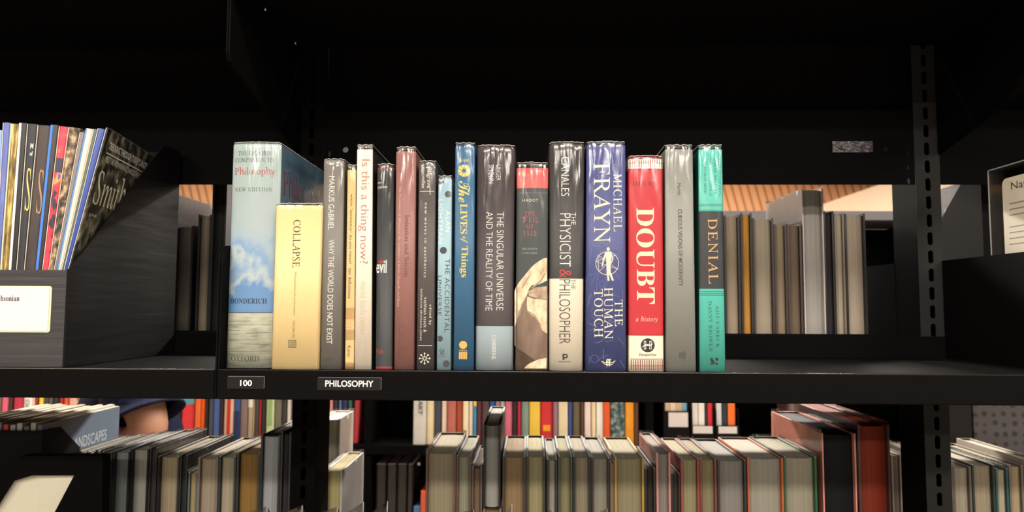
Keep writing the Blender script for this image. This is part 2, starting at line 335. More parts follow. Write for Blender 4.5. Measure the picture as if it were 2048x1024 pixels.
# ================================================================== books with spines out
class Book:
    """a jacketed book standing spine-out; tl,tr,bl,br are spine edges seen in the photo"""
    def __init__(s, label, tl, tr, bl, br, ytop, film, col, bands=(), bulge=.0015, depth=.15, kind='hardcover_book', side=None,
                 page=(232, 222, 200), yf=None, mats=None, inset=.0003, corner=.0012, rough=.45):
        s.yf = yf or YF; Yf = s.yf; ybot = 742
        s.x = [P(bl, ybot, Yf).x + inset, P(br, ybot, Yf).x - inset, P(tl, ytop, Yf).x + inset, P(tr, ytop, Yf).x - inset]
        s.h = P((tl + tr) / 2, ytop, Yf).z - ZS; s.ft = P((tl + tr) / 2, film, Yf).z - ZS if film else 0
        cx = (s.x[0] + s.x[1]) / 2; s.o = empty(kind, (cx, Yf, ZS + LIFT), label, 'book', 'books standing spine-out on the philosophy shelf')
        s.cx = cx; s.bulge = bulge; s.corner = corner; s.depth = depth
        cuts = [0, s.h]; zs = []
        for y0, y1, m in bands:
            z1 = P((bl + br) / 2, y0, Yf).z - ZS; z0 = P((bl + br) / 2, y1, Yf).z - ZS; zs.append((z0, z1, m)); cuts += [min(max(z0, 0), s.h), min(max(z1, 0), s.h)]
        cuts = sorted(set(round(c, 5) for c in cuts)); mats = [col] + list(mats or []) + ([side] if side else [])
        base = M('cover %d %d %d' % col, col, rough, var=.03) if isinstance(col, tuple) else col
        ml = [base]; idx = {}
        def mi(m):
            m = M('cover %d %d %d' % m, m, rough, var=.03) if isinstance(m, tuple) else m
            if m.name not in idx: idx[m.name] = len(ml); ml.append(m)
            return idx[m.name]
        t = .0026 if kind == 'hardcover_book' else .0006
        n = 14; us = [-1 + 2 * k / n for k in range(n + 1)]; us = sorted(us + [-.94, .94, -.985, .985])
        D = depth
        def outline(z, off):      # off = inward offset
            f = z / s.h; xl = s.x[0] + (s.x[2] - s.x[0]) * f; xr = s.x[1] + (s.x[3] - s.x[1]) * f; c = (xl + xr) / 2; hw = (xr - xl) / 2 - off
            pts = [(c - hw - cx, D, z)] + [(c + u * hw - cx, s.prof(u) + off, z) for u in us] + [(c + hw - cx, D, z)]
            return pts
        s.outline = outline
        sidx = mi(side) if side else None
        def mf(a, b):
            if side and (b == 0 or b >= len(us)): return sidx
            zc = (cuts[a] + cuts[a + 1]) / 2
            for z0, z1, m in zs:
                if z0 <= zc <= z1: return mi(m)
            return 0
        mb = MB(); O = [outline(z, 0) for z in cuts]; I = [outline(z, t) for z in cuts]
        mb.strip(O, m=mf, sm=False); mb.strip(I, sm=False); mb.strip([O[0], I[0]], sm=False); mb.strip([O[-1], I[-1]], m=0, sm=False)
        for k in (0, -1): mb.strip([[r[k] for r in O], [r[k] for r in I]], sm=False)
        cv = mb.build('cover', ml, s.o)
        for p in cv.data.polygons:
            if abs(p.normal.y) > .5 or abs(p.normal.x) > .1: p.use_smooth = abs(p.normal.z) < .3 and p.center.y < .006
        e = .003 if t > .001 else 0
        mb = MB(); rg = []
        for z in (max(e, .0003), s.h - e - .0002):
            f = z / s.h; xl = s.x[0] + (s.x[2] - s.x[0]) * f + t + .0002 - cx; xr = s.x[1] + (s.x[3] - s.x[1]) * f - t - .0002 - cx; yy = bulge + corner + t + .0005
            rg.append([(xl, yy, z), (xr, yy, z), (xr, D - e, z), ((xl + xr) / 2, D - e - (.003 if e else 0), z), (xl, D - e, z)])
        mb.strip(rg, True, sm=False, cap=True); mb.build('pages', page_mat(page), s.o)
        if film:
            zt = s.ft; rows = [0.0003, .004] + [zt * k / 26 for k in range(1, 26)] + [zt - .002, zt]
            rr = random.Random(int(tl)); ph = [rr.uniform(0, 6.28) for _ in range(6)]
            rg = []
            for z in rows:
                r_ = []
                for k, (x, y, zz) in enumerate(outline(min(z, s.h), -.0002)):
                    wv = .00025 * (1 + math.sin(x * 420 + ph[0] + 3 * math.sin(z * 60 + ph[1]))) * (1 if y < .01 else .2)
                    tp = max(0, (z - s.h) / max(1e-4, zt - s.h))
                    if y > .02: r_.append((x, y, z - tp * .002))
                    else: r_.append((x * (1 - .03 * tp), y - wv + tp * .0006, z + (.0004 * math.sin(x * 900 + ph[2]) + .0003 * math.sin(x * 2300 + ph[3]) if z == zt else 0)))
                rg.append(r_)
            mb = MB().strip(rg)
            if kind == 'hardcover_book' or 1:    # folded-over top: film turned in behind the spine
                top = rg[-1]; low = [(x * .96, y + .0022, zt - .0045) for x, y, z in top[1:-1]]; mb.strip([top[1:-1], low])
            fl = mb.build('plastic_jacket', FILM, s.o)
            for sgn, ring in ((1, rg[-1]),):     # pale bead for the glint where the film is folded
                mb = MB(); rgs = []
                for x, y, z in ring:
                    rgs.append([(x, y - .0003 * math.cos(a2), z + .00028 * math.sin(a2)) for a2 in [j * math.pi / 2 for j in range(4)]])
                mb.strip(rgs, True); mb.build('film_fold_glint', RIM, fl)
    def prof(s, u):
        return s.bulge * u * u + s.corner * (max(0, abs(u) - .88) / .12) ** 2
    def y_at(s, x, z):
        f = max(0, min(1, z / s.h)); xl = s.x[0] + (s.x[2] - s.x[0]) * f - s.cx; xr = s.x[1] + (s.x[3] - s.x[1]) * f - s.cx
        return s.prof(max(-1, min(1, (x - (xl + xr) / 2) / ((xr - xl) / 2))))
    def decal(s, vs, fs, col, name='lettering', eps=.00012, lab=None):
        """vs: (x,z) in local coordinates, laid on the spine"""
        xs = [v[0] for v in vs]; bm = bmesh.new(); bv = [bm.verts.new((x, 0, z)) for x, z in vs]
        for f in fs:
            try: bm.faces.new([bv[k] for k in f])
            except ValueError: pass
        x = min(xs) + .0015
        while x < max(xs):
            bmesh.ops.bisect_plane(bm, geom=bm.verts[:] + bm.edges[:] + bm.faces[:], plane_co=(x, 0, 0), plane_no=(1, 0, 0)); x += .0015
        for v in bm.verts: v.co.y = s.y_at(v.co.x, v.co.z) - eps
        me = bpy.data.meshes.new(name); bm.to_mesh(me); bm.free(); me.materials.append(col if not isinstance(col, tuple) else ink(col))
        o = bpy.data.objects.new(name, me); COL.objects.link(o); o.parent = s.o
        return o
    def lx(s, px, py): return P(px, py, s.yf).x - s.cx
    def lz(s, px, py): return P(px, py, s.yf).z - ZS
    def rect(s, x0, y0, x1, y1):
        xa = (s.lx(x0, y0) + s.lx(x0, y1)) / 2; xb = (s.lx(x1, y0) + s.lx(x1, y1)) / 2; xm = (x0 + x1) / 2
        return xa, xb, s.lz(xm, y1), s.lz(xm, y0)
    def text(s, txt, kind, r, col, d='v', sp=1.0, name='lettering'):
        t, f = text2d(txt, kind, sp); xa, xb, za, zb = s.rect(*r)
        if d == 'h': vs = [(xa + u * (xb - xa), za + v * (zb - za)) for u, v in t]
        else: vs = [(xa + v * (xb - xa), zb - u * (zb - za)) for u, v in t]
        return s.decal(vs, f, col, name)
    def shape(s, loops, col, name='emblem', eps=.0001):
        """loops in photo pixels"""
        lp = [[(s.lx(a, b), s.lz(a, b)) for a, b in l] for l in loops]
        vs, fs = plate(lp, 0); return s.decal([(a, b) for a, b, c in vs], fs, col, name, eps)

def line(x0, y0, x1, y1, w):
    dx, dy = x1 - x0, y1 - y0; l = math.hypot(dx, dy) or 1; nx, ny = -dy / l * w / 2, dx / l * w / 2
    return [(x0 + nx, y0 + ny), (x1 + nx, y1 + ny), (x1 - nx, y1 - ny), (x0 - nx, y0 - ny)]
def ring(x, y, r, w, n=32): return [circ(x, y, r, n), circ(x, y, r - w, n)]

# 1 sky and stone jacket
sky = ramp_mat('printed sky', [(.0, (104, 146, 190)), (.17, (98, 142, 188)), (.27, (178, 190, 190)), (.36, (124, 158, 192)), (.46, (158, 176, 188)), (.62, (166, 180, 180)), (1, (170, 188, 186))], 'N', (30, 30, 22), 1.0)
def sky_fix(m):      # printed picture: blue patch in the middle, pale towards the title
    nt = m.node_tree; a = [n for n in nt.nodes if n.type == 'MATH'][0]; sp = [n for n in nt.nodes if n.type == 'SEPXYZ'][0]
    mr = nt.nodes.new('ShaderNodeMapRange'); mr.inputs[1].default_value = .06; mr.inputs[2].default_value = .24; mr.inputs[3].default_value = -.48; mr.inputs[4].default_value = .52
    nt.links.new(sp.outputs['Z'], mr.inputs[0]); nt.links.new(mr.outputs[0], a.inputs[2])
sky_fix(sky)
stone = ramp_mat('printed stone', [(.28, (128, 132, 120)), (.42, (176, 180, 162)), (.7, (206, 206, 186))], 'N', (50, 50, 190), 1.0)
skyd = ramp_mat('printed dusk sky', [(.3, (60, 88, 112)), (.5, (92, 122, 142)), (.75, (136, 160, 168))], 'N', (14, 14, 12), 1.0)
b = Book('thick light-blue hardcover with sky above a stone wall, first in the row', 463, 561, 448, 549, 289, 285, sky, [(626, 745, stone)], .004, .165, side=skyd, yf=.764)
b.text('THE OXFORD', 'r', (474.7, 302.5, 540, 312), (70, 84, 84), 'h'); b.text('COMPANION TO', 'r', (468.5, 316.4, 546, 325.5), (70, 84, 84), 'h')
b.text('Philosophy', 'r', (467, 335, 547.5, 354.5), (186, 62, 62), 'h'); b.text('NEW EDITION', 'r', (468, 375.8, 542, 384), (70, 84, 84), 'h', 1.25)
b.text('HONDERICH', 'b', (458, 598, 533, 608.5), (36, 58, 84), 'h'); b.text('OXFORD', 'r', (460.5, 713, 518, 724), (60, 64, 56), 'h')
b.shape([line(452, 626.5, 543, 626.5, 1.6)], (78, 92, 104), 'printed_line')
for k, (x0, x1, yy) in enumerate([(455, 500, 644), (470, 538, 651), (452, 480, 662), (490, 540, 668), (455, 515, 681), (480, 539, 689), (455, 540, 705)]):
    b.shape([line(x0, yy, x1, yy + (k % 3 - 1) * 1.2, 1.0)], (112, 112, 98), 'printed_line')
def side_text(o, txt, kind, X, y0, y1, z0, z1, col, flip=False, name='lettering'):
    t, f = text2d(txt, kind); return MB().add([(X, y0 + u * (y1 - y0), z0 + v * (z1 - z0)) for u, v in t], f).build(name, ink(col), o)
xs = max(b.x[1], b.x[3]) - b.cx
def side_on_book(b, txt, kind, y0, y1, z0, z1, col):
    t, f = text2d(txt, kind); out = []
    for u, v in t:
        z = z0 + v * (z1 - z0); q = z / b.h; X = b.x[1] + (b.x[3] - b.x[1]) * q - b.cx + .00015; out.append((X, y0 + u * (y1 - y0), z))
    MB().add(out, f).build('lettering', ink(col), b.o)
side_on_book(b, 'Philosophy', 'r', .012, .145, .183, .219, (120, 62, 78)); side_on_book(b, 'THE OXFORD COMPANION', 'r', .02, .13, .224, .231, (70, 92, 110))

# 2 cream paperback
b = Book('wide cream paperback with dark vertical title COLLAPSE', 551, 645, 541, 635, 412, 408, (238, 214, 158), (), .001, .12, 'paperback_book', page=(236, 226, 196), yf=.7535)
b.text('COLLAPSE', 'r', (585.5, 441, 600.5, 536), (44, 44, 36)); b.text('Philosophical Research and Development', 'r', (587, 545, 592, 632), (110, 96, 62))
b.text('VOLUME VIII', 'r', (585, 642, 589.5, 677), (110, 96, 62))
b.shape([[(576.5, 681.6), (592.3, 681.6), (592.3, 697.2), (576.5, 697.2)], [(577.5, 682.6), (591.3, 682.6), (591.3, 696.2), (577.5, 696.2)]], (60, 58, 46))
for k, t in enumerate(('URB', 'ANO', 'MIC')): b.text(t, 'b', (578.6, 683.8 + k * 4.1, 590.4, 687.2 + k * 4.1), (60, 58, 46), 'h')
b.shape([line(643.4, 415, 632.4, 738, .8)], (206, 180, 126), 'printed_line')

# 3 grey
b = Book('grey hardcover with white sans-serif capitals, right of the cream paperback', 646, 688, 638, 682, 322, 319, (128, 124, 118), (), .0022, .15)
b.text('MARKUS GABRIEL', 'g', (657, 353.5, 668.5, 461), (226, 224, 218)); b.text('WHY THE WORLD DOES NOT EXIST', 'g', (655, 480.5, 666.5, 689), (226, 224, 218))
b.text('polity', 'g', (646, 715.3, 669, 726), (70, 66, 62), 'h')
# 4 tan
b = Book('narrow tan paperback with small black lettering between grey and white spines', 694, 712, 688.5, 708, 341, 331, (224, 190, 132), [(617, 640, (196, 160, 104)), (661, 682, (190, 156, 104)), (726, 745, (186, 152, 102))], .0006, .12, 'paperback_book')
b.text('which “aesthetics” do you mean?', 'g', (698, 389, 704.5, 529), (50, 44, 34)); b.text('ten definitions', 'g', (696.3, 537.5, 703, 598), (50, 44, 34)); b.text('Koren', 'g', (694.8, 693, 701.5, 715.3), (50, 44, 34))
for k in range(14): b.shape([line(689 + R.uniform(1, 4), 618 + k * 4.7, 709 - R.uniform(1, 6), 618 + k * 4.7, .6)], (160, 124, 80), 'printed_line')
# 5 white
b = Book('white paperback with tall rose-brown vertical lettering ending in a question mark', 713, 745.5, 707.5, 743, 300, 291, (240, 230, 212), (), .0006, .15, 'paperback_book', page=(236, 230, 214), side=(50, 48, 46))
b.text('Is this a thing now?', 'g', (716.5, 320, 738, 529), (188, 132, 118)); b.text('meika loofs samorzewski', 'gl', (720, 564.5, 733.5, 711.5), (188, 182, 168))
# 6 evil
b = Book('slim charcoal paperback with white and red lettering beside the white spine', 753, 787, 749, 784, 336, 329, (58, 60, 62), [(735, 746, (190, 70, 74))], .0028, .12)
b.shape([line(754, 337.5, 786, 337.5, 1.6)], (178, 60, 56), 'printed_line')
b.text('terry', 'g', (754, 364, 767, 371), (220, 216, 208), 'h'); b.text('eagleton', 'g', (754, 372, 774.3, 379), (220, 216, 208), 'h')
b.text('on', 'gb', (756.6, 521.5, 767.4, 528), (206, 64, 60), 'h'); b.text('evil', 'gb', (751, 521, 773.3, 547.5), (240, 238, 230), 'h'); b.text('Yale', 'r', (750, 698.6, 767, 708.6), (200, 60, 58), 'h')
# 7 rose
b = Book('dusty rose hardcover with thin pale and dark vertical lettering', 791, 832, 786.5, 828, 304, 295, (158, 112, 106), (), .0022, .16)
b.text('The Persistence of Mimesis in the Aesthetics of Burke, Hogarth, and Kant', 'r', (794.8, 374, 801, 615), (226, 202, 188)); b.text('Imitation and Society', 'r', (806.5, 431, 818, 555), (92, 52, 46))
b.text('Hal', 'r', (800, 340, 811, 347), (134, 86, 80), 'h')
b.shape([[(798, 652), (809, 652), (809, 690), (798, 690)], [(799, 653), (808, 653), (808, 689), (799, 689)]], (112, 70, 64)); b.shape([line(800.5, 672, 803.5, 666, .9)], (112, 70, 64)); b.shape([line(803.5, 666, 806.5, 676, .9)], (112, 70, 64))
for k, t in enumerate(('PENN', 'STATE', 'PRESS')): b.text(t, 'b', (795, 698 + k * 8, 814, 703 + k * 8), (104, 62, 58), 'h')
# 8 charcoal-brown
b = Book('dark taupe hardcover with white lower-case lettering and a white starburst', 837, 872, 832, 868, 328, 323, (86, 80, 78), (), .001, .15)
W8 = (226, 222, 214)
b.text('palgrave', 'g', (852, 335.4, 863, 377.4), W8); b.text('macmillan', 'g', (843.5, 335.4, 850.5, 377.4), W8); b.shape([line(840, 384, 868, 384, 1.1)], W8, 'printed_line'); b.shape([line(860, 377, 860, 391, 1.1)], W8, 'printed_line')
b.text('new waves in aesthetics', 'g', (848.5, 407, 854.5, 556), W8, sp=1.35); b.text('edited by', 'g', (857, 610.7, 863.5, 651), W8, sp=1.3); b.text('kathleen stock &', 'g', (847.5, 596.7, 853.5, 665.5), W8, sp=1.2)
b.text('katherine thomson-jones', 'g', (839, 579.7, 845, 682.2), W8, sp=1.2); b.shape([line(836, 692.5, 864, 692.5, 1.1)], W8, 'printed_line')
for k in range(8):
    t = k * math.pi / 4; cx, cy = 849.2, 718.3; b.shape([line(cx + 3.5 * math.cos(t), cy + 3.5 * math.sin(t), cx + 10 * math.cos(t), cy + 10 * math.sin(t), 1.1)], W8); b.shape([circ(cx + 10 * math.cos(t), cy + 10 * math.sin(t), 1.8, 10)], W8)
b.shape([[(cx - 3.6, cy - 3.6), (cx + 3.6, cy - 3.6), (cx + 3.6, cy + 3.6), (cx - 3.6, cy + 3.6)], [(cx - 2.4, cy - 2.4), (cx + 2.4, cy - 2.4), (cx + 2.4, cy + 2.4), (cx - 2.4, cy + 2.4)]], W8)
# 9 pale blue dotted
b = Book('pale blue book with dark grey dots down its spine', 876, 904, 872.5, 901.5, 359, 353, (160, 192, 204), (), .0006, .13)
for x, y, r in ((881.7, 364.7, 6.3), (896.3, 389.6, 6.6), (886.6, 502, 7), (879.7, 678.7, 6), (892.5, 729, 7)): b.shape([circ(x, y, r, 28)], (62, 64, 72), 'dot')
b.text('ALAN', 'gl', (891.5, 422.5, 900.5, 465.3), (244, 244, 238), sp=1.1); b.text('LIGHTMAN', 'gl', (876.5, 400.6, 885.5, 487.7), (244, 244, 238), sp=1.1)
b.text('THE ACCIDENTAL', 'g', (889.5, 519, 899, 666.3), (66, 78, 88), sp=1.1); b.text('UNIVERSE', 'g', (874.8, 552.8, 883, 632.6), (66, 78, 88), sp=1.1)
b.shape([line(877, 700, 883, 709, 1)], (50, 56, 64)); b.shape([line(883, 709, 881, 698, 1)], (50, 56, 64)); b.shape([line(886, 699, 885, 710, 1.2)], (50, 56, 64)); b.shape([line(889, 701, 886, 706, 1)], (50, 56, 64)); b.shape([line(877, 711, 890, 709, 1)], (50, 56, 64)); b.text('corsair', 'g', (877.5, 712.5, 890.5, 715.6), (50, 56, 64), 'h')
# 10 blue with yellow
b = Book('steel-blue book with yellow lettering and a round yellow shutter emblem', 910, 950, 906, 947.5, 294, 287, (58, 110, 148), (), .001, .155)
YL = (238, 206, 98)
b.text('Scott', 'r', (918.6, 317.6, 938.4, 325), YL, 'h')
cx, cy = 928.3, 342.7; b.shape([circ(cx, cy, 12.2, 32), circ(cx, cy, 4, 16)], YL)
for k in range(9):
    t = k * 2 * math.pi / 9; b.shape([line(cx + 4 * math.cos(t), cy + 4 * math.sin(t), cx + 12 * math.cos(t + .75), cy + 12 * math.sin(t + .75), .9)], (58, 110, 148), eps=.00022)
b.text('The', 's', (917, 363, 940, 405.5), YL); b.text('LIVES', 'b', (920, 409, 934.5, 469), YL); b.text('of', 's', (920, 473.8, 935.7, 487.2), YL); b.text('Things', 'b', (919, 493.3, 936, 556), YL)
b.shape([circ(926.2, 691.2, 8, 28)], (226, 180, 96))
for k in range(5): b.shape([[(918 + k * 3.4, 705), (920.6 + k * 3.4, 705), (920.4 + k * 3.4, 719.7), (917.8 + k * 3.4, 719.7)]], (220, 178, 92))
b.text('INDIANA', 'b', (917.8, 700.6, 934.2, 703.6), (226, 190, 110), 'h')
# 11 dark with white
b = Book('thick dark taupe hardcover with white title lines above a pale blue-grey base', 953, 1031, 949.5, 1026, 296, 291, (70, 62, 64), [(653.6, 745, (166, 182, 190))], .0048, .16, corner=.002)
W = (236, 232, 226)
b.text('UNGER', 'gl', (993, 331, 1001.6, 362.3), W); b.text('SMOLIN', 'gl', (978, 331, 987.5, 367.6), W); b.text('THE SINGULAR UNIVERSE', 'gl', (993.2, 425, 1006.9, 622), W); b.text('AND THE REALITY OF TIME', 'gl', (971.5, 425, 985, 622.5), W)
b.text('CAMBRIDGE', 'r', (984, 672, 992, 720.4), W)
# 12 veil
brown = ramp_mat('printed sepia ground', [(.3, (96, 78, 66)), (.5, (132, 108, 92)), (.7, (164, 138, 116))], 'N', (50, 50, 16), 1.0)
b = Book('dark grey hardcover with coral top band and draped sepia statue, shorter than neighbours', 1033, 1097, 1030, 1095.5, 337, 326, (66, 72, 72), [(337, 377.5, (214, 90, 84)), (590, 745, brown)], .0022, .155)
b.shape([line(1034, 378.6, 1096, 378.6, 1.6)], (50, 56, 56), 'printed_line'); b.shape([line(1034, 387, 1096, 387, .8)], (130, 138, 138), 'printed_line')
b.text('HADOT', 'g', (1045, 399, 1076.5, 404.6), (220, 210, 178), 'h', 1.2)
RC = (196, 92, 88)
b.text('THE', 'r', (1049.5, 424, 1070.5, 432), RC, 'h', 1.2); b.text('V', 's', (1043, 433, 1056, 447), RC, 'h'); b.text('EIL', 'r', (1057.5, 435, 1077, 446), RC, 'h', 1.2); b.text('OF', 'r', (1053, 450, 1067.5, 458.5), RC, 'h', 1.2); b.text('ISIS', 'r', (1047.5, 462.8, 1072.8, 473), RC, 'h', 1.3)
b.text('BELKNAP', 'g', (1045, 497, 1075, 501), (158, 160, 154), 'h', 1.2); b.text('HARVARD', 'g', (1045, 505.5, 1075, 509.5), (158, 160, 154), 'h', 1.2)
drape = ramp_mat('printed marble', [(.3, (186, 164, 132)), (.5, (226, 208, 176)), (.7, (240, 226, 200))], 'N', (150, 150, 90), 1.0)
fold = ramp_mat('printed marble fold', [(.3, (150, 124, 104)), (.6, (206, 184, 160))], 'N', (90, 90, 60), 1.0)
def c2(l): return [(860 + a / 3.938, 500 + b_ / 3.938) for a, b_ in l]
b.shape([c2([(665, 330), (665, 760), (925, 940), (925, 380), (790, 290)])], brown, 'printed_statue', .00006)
b.shape([c2([(922, 65), (895, 70), (870, 85), (830, 112), (790, 150), (745, 205), (700, 260), (675, 300), (667, 330), (667, 610), (690, 540), (705, 480), (722, 430), (760, 370), (780, 310), (800, 285), (860, 275), (922, 245)])], drape, 'printed_statue', .0001)
b.shape([c2([(765, 372), (820, 392), (860, 392), (922, 400), (922, 665), (885, 640), (868, 600), (850, 550), (800, 520), (768, 490), (762, 430)])], drape, 'printed_statue', .0001)
b.shape([c2([(775, 330), (830, 300), (922, 290), (922, 395), (850, 385), (780, 368)])], fold, 'printed_statue', .00012)
b.shape([c2([(742, 938), (760, 915), (790, 895), (850, 868), (922, 855), (922, 940)])], drape, 'printed_statue', .0001)
for l in ([(770, 340), (900, 330), (905, 338), (772, 350)], [(800, 300), (870, 240), (905, 180), (910, 190), (880, 250), (808, 308)], [(720, 300), (790, 190), (795, 196), (726, 310)], [(770, 480), (830, 520), (880, 600), (874, 606), (822, 530), (768, 492)], [(700, 520), (720, 430), (755, 370), (760, 378), (728, 440), (706, 525)]):
    b.shape([c2(l)], (172, 148, 120), 'printed_fold', .0002)
# 13 physicist
b = Book('thick book, black upper half and cream lower half, red ampersand', 1098, 1170, 1097.5, 1166.5, 290, 285, (60, 57, 57), [(558.6, 745, (232, 224, 206))], .0036, .165, corner=.002)
b.text('CANALES', 'gl', (1122.4, 315, 1138.3, 393.3), W); b.text('THE', 'gl', (1142.4, 426, 1152, 451), W); b.text('PHYSICIST', 'gl', (1119.5, 428, 1141.5, 535), W)
b.text('&', 'gl', (1119, 540.6, 1142.4, 556), (216, 62, 58)); b.text('THE', 'gl', (1142, 559.7, 1150.8, 580), (60, 56, 52)); b.text('PHILOSOPHER', 'gl', (1118.5, 560.2, 1140.6, 689), (48, 46, 44))
b.shape([[(1125, 709), (1133, 709), (1135.5, 711.5), (1135.5, 716), (1133, 718), (1129, 718), (1129, 721), (1125, 721)], [(1128.5, 711.5), (1132, 711.5), (1132.8, 712.5), (1132.8, 714.7), (1132, 715.5), (1128.5, 715.5)]], (44, 42, 40)); b.text('PRINCETON', 'gb', (1117.5, 723.5, 1141.5, 726.5), (90, 86, 80), 'h')
# 14 blue-violet
b = Book('thick blue-violet hardcover with big cream serif lettering and fine line drawings', 1173, 1252, 1171, 1254, 291, 284, (78, 86, 142), (), .002, .165, corner=.002)
LB = (122, 132, 176); CR = (236, 228, 198)
for k in range(70):
    x, y = R.uniform(1178, 1248), R.uniform(300, 735); a = R.uniform(0, 3.1); l = R.uniform(10, 38)
    x1 = min(1250, max(1176, x + l * math.cos(a))); y1 = min(738, y + l * math.sin(a)); b.shape([line(x, y, x1, y1, .5)], LB, 'line_drawing', .00006)
for k in range(22): b.shape(ring(R.uniform(1186, 1240), R.uniform(310, 725), R.uniform(3, 9), .5), LB, 'line_drawing', .00006)
b.text('FRAYN', 'r', (1187.5, 326, 1220.5, 486), CR, sp=1.05); b.text('MICHAEL', 'r', (1227, 348.6, 1244, 464), CR, sp=1.1); b.text('HUMAN', 'r', (1208.5, 575.6, 1226, 679), CR, sp=1.05); b.text('TOUCH', 'r', (1188.5, 579.2, 1206, 676.4), CR, sp=1.05); b.text('THE', 'r', (1229.8, 601, 1245.5, 653.6), CR, sp=1.1)
b.shape(ring(1214.6, 528, 23.4, 1.0, 40), CR, 'line_drawing')
for l in ((1191.5, 524, 1231, 511, .7), (1198, 545, 1231, 511, .7), (1198, 545, 1196, 512, .7), (1196, 512, 1236, 540, .7), (1191.5, 524, 1236, 540, .7), (1213, 551, 1216, 505, .5)): b.shape([line(*l)], CR, 'line_drawing', .00014)
FG = (222, 218, 200)
b.shape([circ(1216.5, 499.5, 3.2, 14, 4)], FG, 'printed_figure'); b.shape([[(1211, 505), (1222, 504), (1224, 509), (1221, 528), (1221.5, 545), (1228, 562), (1224, 563), (1217.5, 547), (1219, 563), (1215, 563), (1213, 540), (1212.5, 522)]], FG, 'printed_figure')
b.shape([[(1211, 505), (1206, 518), (1203, 534), (1205, 535), (1209, 520), (1213, 511)]], FG, 'printed_figure'); b.shape([[(1223, 507), (1227, 520), (1222, 530), (1221, 528), (1224.5, 519), (1220.5, 509)]], FG, 'printed_figure')
b.text('ff', 'b', (1212, 719, 1222, 733), CR, 'h'); b.shape([[(1202, 723), (1210, 726), (1224, 726), (1232, 722), (1224, 731), (1210, 731)], [(1206, 726), (1210, 729.5), (1224, 729.5), (1228, 726), (1222, 727.6), (1212, 727.6)]], CR)
# 15 red
b = Book('red hardcover with huge cream title DOUBT and striped ends', 1257, 1326, 1257.5, 1328.5, 319, 313, (196, 40, 50), [(317, 338, (232, 222, 200)), (672.6, 719, (236, 226, 206)), (719, 746, (232, 222, 200))], .0014, .16)
for k in range(15):
    x = 1259.5 + k * 4.5; b.shape([[(x, 320), (x + 1.6, 320), (x + 1.6, 336.5), (x, 336.5)]], (196, 60, 66) if k % 2 else (96, 34, 38), 'stripe')
    x = 1262 + k * 4.45; b.shape([[(x, 721), (x + 1.6, 721), (x + 1.6, 741), (x, 741)]], (172, 52, 60) if k % 2 else (80, 34, 38), 'stripe')
for y in (318.6, 327, 340.5): b.shape([line(1258, y, 1326, y, .9)], (86, 30, 34), 'printed_line', .00018)
for y in (671.5, 719.5, 733): b.shape([line(1261, y, 1328, y, .9)], (86, 30, 34), 'printed_line', .00018)
b.text('HECHT', 'r', (1265, 364, 1315.7, 372.8), (92, 24, 30), 'h', 1.1); b.text('DOUBT', 'b', (1272.8, 416.6, 1309.5, 609), (242, 228, 192)); b.text('a history', 'i', (1272, 634, 1315.5, 647), (236, 216, 192), 'h', 1.15)
cx, cy = 1295.5, 692; b.shape([circ(cx, cy, 14, 32)], (34, 32, 32), eps=.0001)
for l in ((-5.5, -8, -5.5, 8), (5.5, -8, 5.5, 8)):
    b.shape([[(cx + l[0] - 2.2, cy - 9), (cx + l[0] + 2.2, cy - 9), (cx + l[0] + 2.2, cy + 8), (cx + l[0] - 2.2, cy + 8)], [(cx + l[0] - 1.1, cy - 7.8), (cx + l[0] + 1.1, cy - 7.8), (cx + l[0] + 1.1, cy + 6.8), (cx + l[0] - 1.1, cy + 6.8)]], (240, 232, 214), eps=.0002)
b.shape([[(cx - 13, cy + 4), (cx - 4, cy - 2.5), (cx + 6, cy - 1.5), (cx + 12, cy - 4), (cx + 5, cy + 1.5), (cx - 4, cy + 1)]], (240, 232, 214), eps=.00022)
b.text('HarperOne', 'b', (1278.5, 708, 1313, 714.5), (44, 38, 38), 'h')
# 16 grey
b = Book('silver-grey book with loose shiny film and small dark sans-serif lettering', 1330, 1386.5, 1332.5, 1393.5, 300, 291, (150, 152, 146), (), .0012, .16, page=(200, 198, 190))
b.text('Martin', 'g', (1355, 367.6, 1362, 391.5), (62, 62, 60)); b.text('CURIOUS VISIONS OF MODERNITY', 'gb', (1356.5, 419.4, 1365, 573.6), (66, 66, 62))
for k in range(7): x = 1359 + k * 2.0; b.shape([line(x, 706 - (4 if k == 4 else 0) * 1, x, 718 + (5 if k == 4 else 0), 1.0)], (62, 62, 60))
# 17 turquoise
TQ = (84, 190, 176); DK = (30, 58, 60)
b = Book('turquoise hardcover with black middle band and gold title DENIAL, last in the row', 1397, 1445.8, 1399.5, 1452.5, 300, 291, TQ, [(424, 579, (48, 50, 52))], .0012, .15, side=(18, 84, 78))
for y in (409.5, 412.5, 421.5, 423.7): b.shape([line(1398, y, 1446.5, y + .3, .8)], DK, 'printed_line')
for y in (584.5, 588.5, 591.5): b.shape([line(1399, y, 1449, y + .3, .8)], DK, 'printed_line')
b.text('SELF-DECEPTION,', 'r', (1437, 318, 1442.3, 394), DK, sp=1.3); b.text('FALSE BELIEFS,', 'r', (1427.5, 320, 1432.8, 392), DK, sp=1.3); b.text('and the ORIGINS of', 'r', (1417.5, 319, 1423, 393), DK, sp=1.1); b.text('the HUMAN MIND', 'r', (1408, 322, 1413.2, 388), DK, sp=1.1)
b.text('DENIAL', 'r', (1416.3, 438, 1435.8, 568.5), (222, 170, 112), sp=1.15); b.text('AJIT VARKI &', 'r', (1432, 611.7, 1438.5, 696.7), (36, 78, 78), sp=1.15); b.text('DANNY BROWER', 'r', (1417, 603.6, 1424.5, 705), (36, 78, 78), sp=1.15)
